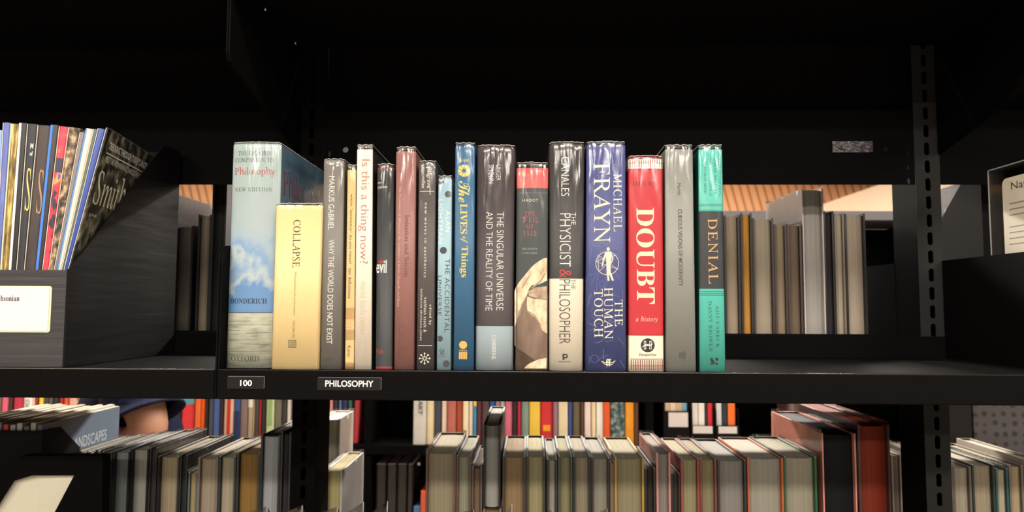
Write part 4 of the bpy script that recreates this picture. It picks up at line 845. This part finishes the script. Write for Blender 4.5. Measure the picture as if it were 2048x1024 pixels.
for zz in (zsf - .39 + .02, zsf - .06):
    X = P(838, 930, YB).x - bx0; MB().box(X - .004, X + .004, -.004, .0, zz, zz + .008).build('shelf_clip', M('steel clip', (150, 150, 155), .3, 1), bc)

far = [(-24, -1, (120, 100, 90), 'mushroom'), (0, 12, (196, 90, 110), 'raspberry-pink'), (13, 23, (62, 44, 40), 'dark brown'), (24, 43, (176, 44, 66), 'crimson'), (44, 61, (222, 216, 206), 'white, lettered OF'), (61.5, 67, (206, 182, 160), 'thin peach'), (67.5, 74, (150, 40, 46), 'thin dark red'), (74.5, 84.5, (222, 196, 44), 'bright yellow'),
    (85, 94.5, (62, 62, 64), 'iron-grey'), (95, 102, (96, 84, 78), 'thin umber'), (102.5, 115, (40, 40, 44), 'near-black'), (115.5, 124, (140, 38, 38), 'maroon-red'), (124.5, 134.5, (206, 76, 48), 'vermilion'), (135, 154, (206, 162, 140), 'flesh-pink'), (154.5, 169, (54, 54, 56), 'coal-grey'), (169.5, 182, (70, 68, 68), 'soft grey'), (182.5, 205, (220, 208, 190), 'wide cream'), (205.5, 216, (214, 120, 50), 'tangerine'),
    (217, 240, (150, 130, 110), 'camel'), (241, 262, (70, 80, 100), 'dusk-blue'), (263, 290, (190, 180, 170), 'bone'), (291, 318, (60, 56, 56), 'soot'), (319, 345, (130, 70, 60), 'brick'),
    (346, 361.5, (26, 26, 28), 'pitch-black'), (362, 387, (210, 48, 52), 'teal-topped red'), (388, 399.5, (222, 108, 48), 'orange'), (400, 408.5, (232, 92, 30), 'vivid orange'), (409, 416, (50, 48, 48), 'thin ash-black'), (416.5, 424, (74, 78, 88), 'slate'), (424.5, 438, (74, 96, 152), 'denim-blue'), (438.5, 446.5, (56, 44, 46), 'thin dark plum'), (447, 466, (216, 184, 152), 'cream with red panel'), (466.5, 478, (54, 82, 140), 'blue-topped navy'),
    (478.5, 494.5, (130, 110, 104), 'taupe'), (495, 505, (176, 156, 130), 'white-topped tan'), (505.5, 508, (220, 206, 170), 'hair-thin ivory'), (508.5, 516.5, (70, 66, 64), 'pewter'), (517, 522, (170, 44, 44), 'thin red'), (522.5, 531, (46, 46, 46), 'thin graphite'), (531.5, 547, (196, 206, 160), 'cream with green panel'), (547.5, 562.5, (110, 106, 88), 'olive-grey'), (563, 572.5, (60, 54, 52), 'espresso'), (573, 582, (216, 210, 198), 'chalk-white'), (582.5, 593, (52, 52, 54), 'charcoal'), (594, 624, (90, 70, 60), 'walnut'),
    (656, 664, (206, 130, 120), 'coral-pink'), (664.5, 676, (46, 46, 52), 'ink-black'), (676.5, 682, (90, 110, 150), 'thin blue'), (682.5, 695, (44, 44, 84), 'navy'), (695.5, 703, (50, 96, 76), 'bottle-green'), (704.5, 717, (168, 50, 58), 'leaning red'),
    (826, 852, (196, 192, 184), 'grey-white, lettered ART'), (852.5, 868.5, (222, 206, 164), 'buttermilk'), (869, 882, (58, 62, 76), 'blue-black'), (883, 894, (232, 206, 184), 'shell'), (894.5, 911.5, (176, 98, 88), 'terracotta-pink'), (912, 925, (176, 78, 48), 'rust'), (925.5, 937, (230, 214, 178), 'vanilla'), (937.5, 946, (232, 220, 204), 'milk-white'), (946.5, 953, (70, 140, 176), 'yellow-topped blue'), (953.5, 962.5, (92, 44, 54), 'wine'), (963, 978, (78, 56, 56), 'cocoa'), (978.5, 990.5, (40, 84, 160), 'cobalt'), (991, 1000, (150, 116, 120), 'thin mauve'), (1000.5, 1009.5, (170, 166, 160), 'thin silver'),
    (1010, 1025, (200, 100, 122), 'rose-pink'), (1025.5, 1034, (38, 36, 38), 'thin jet'), (1034.5, 1041.5, (176, 36, 58), 'thin crimson'), (1042, 1058, (120, 142, 132), 'sage'), (1058.5, 1080.5, (222, 186, 66), 'mustard'), (1081, 1106, (196, 40, 46), 'scarlet with an orange mark'), (1106.5, 1116.5, (140, 112, 124), 'dull mauve'), (1117, 1136, (216, 200, 164), 'parchment'), (1136.5, 1144.5, (56, 74, 140), 'royal-blue'), (1145, 1161, (100, 88, 66), 'olive-brown'), (1161.5, 1168.5, (90, 60, 52), 'thin chestnut'), (1169, 1182, (226, 204, 196), 'blush-white'), (1182.5, 1192, (226, 208, 168), 'pale custard'), (1192.5, 1207.5, (230, 224, 212), 'white with dark flecks'),
    (1208, 1220.5, (216, 84, 34), 'deep orange'), (1221, 1250, (66, 84, 84), 'dark teal patterned'), (1250.5, 1269, (226, 148, 34), 'amber'), (1269.5, 1278, (90, 56, 44), 'thin russet')]
tealp = ramp_mat('printed teal collage', [(.35, (30, 46, 50)), (.5, (70, 96, 96)), (.62, (150, 160, 150)), (.72, (170, 70, 60))], 'N', (60, 60, 60), 1)
n = len(far)
for k, (x0, x1, col, nm) in enumerate(far):
    nb = [far[j][3] for j in (k - 1, k + 1) if 0 <= j < n]
    short = [q.split(',')[0].split(' with')[0] for q in nb]
    if nm == 'leaning red': lab = 'leaning red book across the aisle, last before the dark empty shelf'
    elif k == 0: lab = 'mushroom book across the aisle, left of the raspberry-pink one'
    elif nm == 'grey-white, lettered ART': lab = 'grey-white book lettered ART across the aisle, left of the buttermilk one'
    elif nm == 'white, lettered OF': lab = 'white book lettered OF across the aisle, right of the crimson one'
    else: lab = '%s book across the aisle, right of the %s one' % (nm, short[0])
    rr = random.Random(k); Y = YB + .012 + rr.uniform(0, .008); a, c = P(x0, 850, Y).x, P(x1, 850, Y).x; hw = (c - a) / 2 - .0008; h = .27 + rr.uniform(-.02, .025); D = .17
    if nm == 'leaning red':
        o = empty('book', ((a + c) / 2, Y, zsf + .0022), lab, 'book', 'books across the aisle', (0, .04, 0))
    else: o = empty('book', ((a + c) / 2, Y, zsf), lab, 'book', 'books across the aisle')
    mt = tealp if 'patterned' in nm else M('far %d %d %d' % col, col, .4, var=.12, bump=((40, 40, 30), .0, .001))
    MB().strip([[(-hw, .004, z), (-hw * .7, .001, z), (0, 0, z), (hw * .7, .001, z), (hw, .004, z), (hw, D, z), (-hw, D, z)] for z in (0, h)], True, sm=False, cap=True).build('cover', mt, o)
    def band(z0, z1, c_, u=.85): MB().strip([[(-hw * u, .0035 - .0032 + .0008 * 0 - .0006 + (.0016 if u > .75 else 0), z), (0, -.0006, z), (hw * u, .0003 + (.001 if u > .75 else 0), z)] for z in (z0, z1)], sm=False).build('printed_band', ink(c_), o)
    zz = lambda py: P(x0, py, Y).z - zsf
    if nm == 'teal-topped red': band(zz(808), h, (72, 150, 160), 1)
    if nm == 'cream with red panel': band(zz(872), h * .97, (196, 44, 44), .4)
    if nm == 'blue-topped navy': band(0.01, zz(822), (34, 44, 84), 1)
    if nm == 'white-topped tan': band(zz(815), h, (226, 220, 206), 1)
    if nm == 'cream with green panel': band(zz(850), zz(800), (140, 170, 110), .6)
    if nm == 'yellow-topped blue': band(zz(812), h, (230, 200, 60), 1)
    if nm == 'scarlet with an orange mark': band(zz(862), zz(850), (236, 150, 40), .6)
    def vt(txt, kind, y0, y1, c_, u0=-.5, u1=.5):
        t, f = text2d(txt, kind); MB().add([(hw * (u0 + v * (u1 - u0)), -.0012, zz(y0) + u * (zz(y1) - zz(y0))) for u, v in t], f).build('lettering', ink(c_), o)
    if 'lettered OF' in nm: vt('OF', 'g', 799, 818, (50, 50, 54))
    if 'lettered ART' in nm: vt('ART', 'gb', 801, 829, (60, 60, 62), -.25, .45)

# label-fronted boxes on the far shelf
def farbox(x0, x1, ytop, mags_, lab, lr, dY=0, grp='label-fronted boxes across the aisle'):
    Y = YB + .012; a, c = P(x0, 850, Y), P(x1, 850, Y); zt = P(x0, ytop, Y).z - zsf
    o = empty('magazine_file', ((a.x + c.x) / 2, Y, zsf), lab, 'magazine file', grp); hw = (c.x - a.x) / 2 - .0005
    mb = MB().box(-hw, hw, 0, .003, 0, zt).box(-hw, -hw + .002, .003, .2, 0, zt + .05).box(hw - .002, hw, .003, .2, 0, zt + .05).box(-hw + .002, hw - .002, .198, .2, 0, .25).box(-hw + .002, hw - .002, .003, .198, 0, .002)
    mb.build('body', CARD, o)
    p, q = P(lr[0], lr[1], Y), P(lr[2], lr[3], Y); L = o.location
    MB().box(p.x - L.x, q.x - L.x, -.0012, -.0001, q.z - L.z, p.z - L.z).build('label_card', M('white label', (238, 228, 222), .5), o)
    for m0, m1, col, nm in mags_:
        u, v = P(m0, 830, Y + .01), P(m1, 830, Y + .01)
        mo = empty('magazine', ((u.x + v.x) / 2, Y + .01, zsf + .0029), nm, 'magazine', 'magazines in the boxes across the aisle'); w2 = (v.x - u.x) / 2 - .0003
        MB().box(-w2, w2, 0, .18, 0, .24).build('cover', M('farmag %d %d %d' % col, col, .35, var=.08), mo)
farbox(1327, 1379, 822, [(1330, 1340, (214, 186, 150), 'tan magazine in the labelled box across the aisle, leftmost'), (1340.5, 1352, (226, 206, 176), 'cream magazine in the labelled box across the aisle, right of the tan one'), (1352.5, 1364.5, (206, 180, 150), 'sandy magazine in the labelled box across the aisle, left of the light blue one'), (1365, 1374, (120, 178, 200), 'light blue magazine in the labelled box across the aisle')],
    'black magazine file with big white label across the aisle, leftmost of three', (1337, 825, 1376, 854))
farbox(1382, 1429, 851, [(1385, 1396, (216, 210, 206), 'pale grey magazine in the middle labelled box across the aisle'), (1397, 1409, (226, 220, 212), 'white magazine in the middle labelled box across the aisle'), (1410, 1415, (30, 28, 30), 'thin black magazine in the middle labelled box across the aisle'), (1415.5, 1424.5, (206, 36, 44), 'bright red magazine in the middle labelled box across the aisle')],
    'black magazine file with low white label across the aisle, middle of three', (1386, 852, 1425, 867))
farbox(1431, 1479, 851, [(1433, 1443, (206, 204, 204), 'silver-white magazine in the right labelled box across the aisle'), (1444.5, 1454, (34, 46, 56), 'dark petrol magazine in the right labelled box across the aisle'), (1456, 1470, (232, 110, 40), 'orange magazine in the right labelled box across the aisle')],
    'black magazine file with low white label across the aisle, rightmost of three', (1437, 853, 1474, 867))
for k, (x0, x1, d_) in enumerate([(1592, 1610, 'leftmost'), (1613, 1630, 'second from left'), (1634, 1650, 'second from right'), (1654, 1672, 'rightmost')]):
    Y = YB + .015; a, c = P(x0, 830, Y).x, P(x1, 830, Y).x; o = empty('book', ((a + c) / 2, Y, zsf), 'pinkish-grey book across the aisle above the salmon jacket, %s of four' % d_, 'book', 'pinkish books across the aisle')
    MB().box(-(c - a) / 2, (c - a) / 2, 0, .17, 0, .26).build('cover', M('far pinkish', (150, 128, 124), .5, var=.1), o)
# binders and books on its lower shelf
zl = zsf - .39
for k, (x0, x1, d_) in enumerate([(751, 771, 'leftmost'), (773, 792, 'second'), (794, 813, 'third'), (815, 826, 'rightmost and narrowest')]):
    Y = YB + .03; a, c = P(x0, 950, Y), P(x1, 950, Y); zt = P(x0, 930, Y).z - zl
    o = empty('binder', ((a.x + c.x) / 2, Y, zl), 'black binder low across the aisle with a light-catching top, %s of four' % d_, 'binder', 'black binders low across the aisle'); w2 = (c.x - a.x) / 2 - .0006
    MB().strip([[(-w2, .004, z), (-w2 * .6, 0, z), (w2 * .6, 0, z), (w2, .004, z), (w2, .20, z), (-w2, .20, z)] for z in (0, zt)], True, sm=False, cap=True).build('case', M('binder brown-black', (44, 36, 36), .4), o)
    MB().box(-w2 + .002, w2 - .002, .006, .19, zt, zt + .003).build('pages', page_mat((226, 224, 220)), o)  # pale slab painted as the lit top of the binder
for x0, x1, yt, col, d_ in ((842, 856, 982, (212, 86, 52), 'orange-red book low across the aisle, left of the thick olive-paged one'), (828, 840, 1014, (70, 110, 150), 'blue book with pale top low across the aisle, beside the orange-red one')):
    Y = YB + .02; a, c = P(x0, 980, Y), P(x1, 980, Y); zt = P(x0, yt, Y).z - zl; w2 = (c.x - a.x) / 2
    o = empty('book', ((a.x + c.x) / 2, Y, zl), d_, 'book', 'books on the low shelf across the aisle'); MB().box(-w2, w2, 0, .17, 0, zt).build('cover', M('lowfar %d %d %d' % col, col, .4), o)

# perforated panel seen past the right post
p, q = P(1888, 900, 2.0), P(2330, 900, 2.0)
pg = empty('partition_panel', ((p.x + q.x) / 2, 2.0, 0), 'dark grey perforated partition panel behind the pale books at right', 'panel')
hw = (q.x - p.x) / 2; xm = P(1948, 850, 2.0).x - pg.location.x; zt = P(1900, 775, 2.0).z + 0
m = bpy.data.materials.new('perforated grey'); m.use_nodes = True; nt = m.node_tree; bb = nt.nodes['Principled BSDF']; bb.inputs['Roughness'].default_value = .6
tc = nt.nodes.new('ShaderNodeTexCoord'); vo = nt.nodes.new('ShaderNodeTexVoronoi'); vo.inputs['Scale'].default_value = 38; vo.inputs['Randomness'].default_value = .25
rp = nt.nodes.new('ShaderNodeValToRGB'); rp.color_ramp.elements[0].position = .2; rp.color_ramp.elements[0].color = (.012, .011, .012, 1); rp.color_ramp.elements[1].position = .38; rp.color_ramp.elements[1].color = (.06, .055, .058, 1)
nt.links.new(tc.outputs['Object'], vo.inputs[0]); nt.links.new(vo.outputs['Distance'], rp.inputs[0]); nt.links.new(rp.outputs[0], bb.inputs['Base Color'])
MB().box(-hw, xm - .006, 0, .03, 0, zt + .25).build('frame', METAL2, pg); MB().box(xm, hw, 0, .03, 0, zt + .25).build('perforated_sheet', m, pg)

# ================================================================== person in the rear aisle
def skin(name, verts, edges, radii, mat, parent, root=0, sub=2):
    me = bpy.data.meshes.new(name); me.from_pydata(verts, edges, []); o = bpy.data.objects.new(name, me); COL.objects.link(o); o.parent = parent
    md = o.modifiers.new('skin', 'SKIN'); md.use_smooth_shade = True; sb = o.modifiers.new('sub', 'SUBSURF'); sb.levels = sb.render_levels = sub
    if not me.skin_vertices: me.skin_vertices.new()
    for k, v in enumerate(me.skin_vertices[0].data):
        r = radii[k]; v.radius = (r, r) if not isinstance(r, tuple) else r; v.use_root = (k == root)
    me.materials.append(mat); return o
SKIN = M('skin', (206, 150, 122), .5, 0, .4, True, ((200, 200, 200), .1, .001), .06)
NAVY = M('navy cotton', (24, 31, 56), .8, 0, .2, True, ((60, 60, 60), .5, .006), .15)
YP = 1.74
cxp = P(236, 830, YP).x; sz = P(235, 806, YP - .17).z; cyp = YP
pe = empty('person', (cxp + .05, YP, 0), 'person in a navy short-sleeved top with a bent elbow in the rear aisle', 'person'); L = pe.location
def pt(x, y, z): return (x - L.x, y - L.y, z)
rs = P(262, 742, YP - .16); re = P(308, 880, YP - .20); rw = re + Vector((-.23, .02, -.02)); rh = rw + Vector((-.075, .005, 0))
ls = Vector((cxp - .07, YP + .15, rs.z)); le = ls + Vector((-.02, .05, -.26)); lw = le + Vector((-.24, -.05, .0)); lh = lw + Vector((-.075, -.005, 0))
nk = Vector((cxp - .05, YP, sz - .01))
V = [(cxp + .07, YP, .88), (cxp + .06, YP, 1.0), (cxp + .005, YP, nk.z - .09), (cxp - .025, YP, nk.z - .02), (cxp - .06, YP, nk.z + .06), (cxp - .07, YP, nk.z + .12),
     tuple(rs), tuple(re), tuple(rw), tuple(ls), tuple(le), tuple(lw), (cxp + .08, YP - .09, .84), (cxp + .05, YP - .10, .46), (cxp + .09, YP - .10, .08), (cxp - .05, YP - .10, .035),
     (cxp + .08, YP + .09, .84), (cxp + .05, YP + .10, .46), (cxp + .09, YP + .10, .08), (cxp - .05, YP + .10, .035)]
E_ = [(0, 1), (1, 2), (2, 3), (3, 4), (4, 5), (2, 6), (6, 7), (7, 8), (2, 9), (9, 10), (10, 11), (0, 12), (12, 13), (13, 14), (14, 15), (0, 16), (16, 17), (17, 18), (18, 19)]
RR = [.12, .105, .105, .07, .052, .052, .052, .050, .028, .055, .046, .028, .085, .055, .04, .03, .085, .055, .04, .03]
V += [tuple(rh), tuple(lh)]; E_ += [(8, 20), (11, 21)]; RR += [.026, .026]
body = skin('body', [pt(*v) for v in V], E_, RR, SKIN, pe)
def fingers(hand, dirv, side):
    up = Vector((0, 0, 1)); lat = dirv.cross(up).normalized()
    vs, es, rs_ = [tuple(hand)], [], [.02]
    for j in range(4):
        b0 = hand + up * (.026 - j * .017) + dirv * .012; ln = (.026, .03, .028, .022)[j]; p1 = b0 + dirv * ln; p2 = p1 + (dirv * .7 + lat * side * .7).normalized() * ln * .8
        i = len(vs); vs += [tuple(b0), tuple(p1), tuple(p2)]; es += [(0, i), (i, i + 1), (i + 1, i + 2)]; rs_ += [.0095, .0085, .007]
    b0 = hand + up * .03 - dirv * .015; i = len(vs); vs += [tuple(b0), tuple(b0 + (dirv + up).normalized() * .03 + lat * side * .02), tuple(b0 + dirv * .05 + up * .02 + lat * side * .04)]; es += [(0, i), (i, i + 1), (i + 1, i + 2)]; rs_ += [.012, .010, .008]
    return skin('hand', [pt(*v) for v in vs], es, rs_, SKIN, pe, 0, 1)
fingers(rh, (rh - rw).normalized(), 1); fingers(lh, (lh - lw).normalized(), -1)
# head with face
hc = Vector((0, 0, 0)); HC = Vector((cxp - .10, YP, nk.z + .20)); _pt = pt
def pt(x, y, z): return _pt(HC.x + y, HC.y - x, HC.z + z)
mb = MB(); rings = []      # the face looks along -X
for a in range(17):
    th = math.pi * a / 16; z = math.cos(th); rr_ = math.sin(th); row = []
    for b_ in range(28):
        ph = 2 * math.pi * b_ / 28; x = rr_ * math.cos(ph); y = rr_ * math.sin(ph)
        jaw = 1 - .28 * max(0, -z) ; X = x * .074 * jaw; Yy = y * .094 * jaw - (.012 if z < -.3 and y < 0 else 0); Z = z * .118
        f = max(0, -y) ** 8
        nose = .024 * math.exp(-((x) / .16) ** 2 - ((z + .22) / .16) ** 2) * (y < 0); Yy -= nose
        Yy += .009 * (y < 0) * sum(math.exp(-((x - s_ * .40) / .18) ** 2 - ((z - .02) / .12) ** 2) for s_ in (-1, 1))
        Yy -= .005 * (y < 0) * math.exp(-(x / .3) ** 2 - ((z + .52) / .07) ** 2)
        row.append(pt(hc.x + X, hc.y + Yy, hc.z + Z))
    rings.append(row)
mb.strip(rings, True).build('head', SKIN, pe)
for s_ in (-1, 1):
    for nm, cc, r_, mt in (('eye', (s_ * .030, -.077, .002), (.012, .008, .008), M('eye white', (226, 222, 214), .3)), ('ear', (s_ * .076, .008, -.004), (.010, .020, .032), SKIN)):
        rg = [[pt(hc.x + cc[0] + r_[0] * math.sin(t) * math.cos(q_), hc.y + cc[1] + r_[1] * math.sin(t) * math.sin(q_), hc.z + cc[2] + r_[2] * math.cos(t)) for q_ in [j * math.pi / 5 for j in range(10)]] for t in [j * math.pi / 6 for j in range(7)]]
        MB().strip(rg, True).build(nm, mt, pe)
rg = []
for a in range(10):
    th = math.pi * .62 * a / 9; rg.append([pt(hc.x + .082 * math.sin(th) * math.cos(q_), hc.y + .02 + .10 * math.sin(th) * math.sin(q_) * (1 if math.sin(q_) > 0 else .88), hc.z + .012 + .122 * math.cos(th) + (.06 * max(0, -math.sin(q_)) if a > 6 else 0)) for q_ in [j * math.pi / 12 for j in range(24)]])
MB().strip(rg, True).build('hair', M('dark brown hair', (48, 36, 30), .6, 0, .3, True, ((300, 300, 20), .6, .004)), pe)
# clothes
pt = _pt
sl = P(294, 836, YP - .19); ax = (sl - rs).normalized(); ua = ax.cross(Vector((0, 1, 0))).normalized(); va = ax.cross(ua)
ln = (sl - rs).length
rg = [[pt(*(rs + ax * (t * ln) + (ua * math.cos(q_) + va * math.sin(q_)) * (rd + .002 * math.sin(3 * q_ + 9 * t)))) for q_ in [j * math.pi / 12 for j in range(24)]] for t, rd in ((-.55, .03), (-.4, .06), (-.1, .072), (.2, .076), (.5, .077), (.8, .077), (.93, .077), (.94, .08), (1, .08), (1, .074), (.8, .070))]
MB().strip(rg, True).build('sleeve', NAVY, pe)
sl = rs + (re - rs) * .5
TV = [(cxp + .07, YP, .88), (cxp + .06, YP, 1.0), (cxp + .005, YP, nk.z - .09), (cxp - .03, YP, nk.z - .03), tuple(rs), tuple(rs + (re - rs) * .3), tuple(sl), tuple(ls), tuple(ls + (le - ls) * .6)]
skin('shirt', [pt(*v) for v in TV], [(0, 1), (1, 2), (2, 3), (2, 4), (4, 5), (5, 6), (2, 7), (7, 8)], [.13, .118, .118, .085, .066, .062, .060, .078, .066], NAVY, pe)
skin('trousers', [pt(*v) for v in [(cxp + .07, YP, .90), (cxp + .08, YP - .09, .83), (cxp + .05, YP - .10, .46), (cxp + .09, YP - .10, .09), (cxp + .08, YP + .09, .83), (cxp + .05, YP + .10, .46), (cxp + .09, YP + .10, .09)]], [(0, 1), (1, 2), (2, 3), (0, 4), (4, 5), (5, 6)], [.14, .105, .075, .06, .105, .075, .06], M('dark trousers', (40, 40, 46), .8), pe)
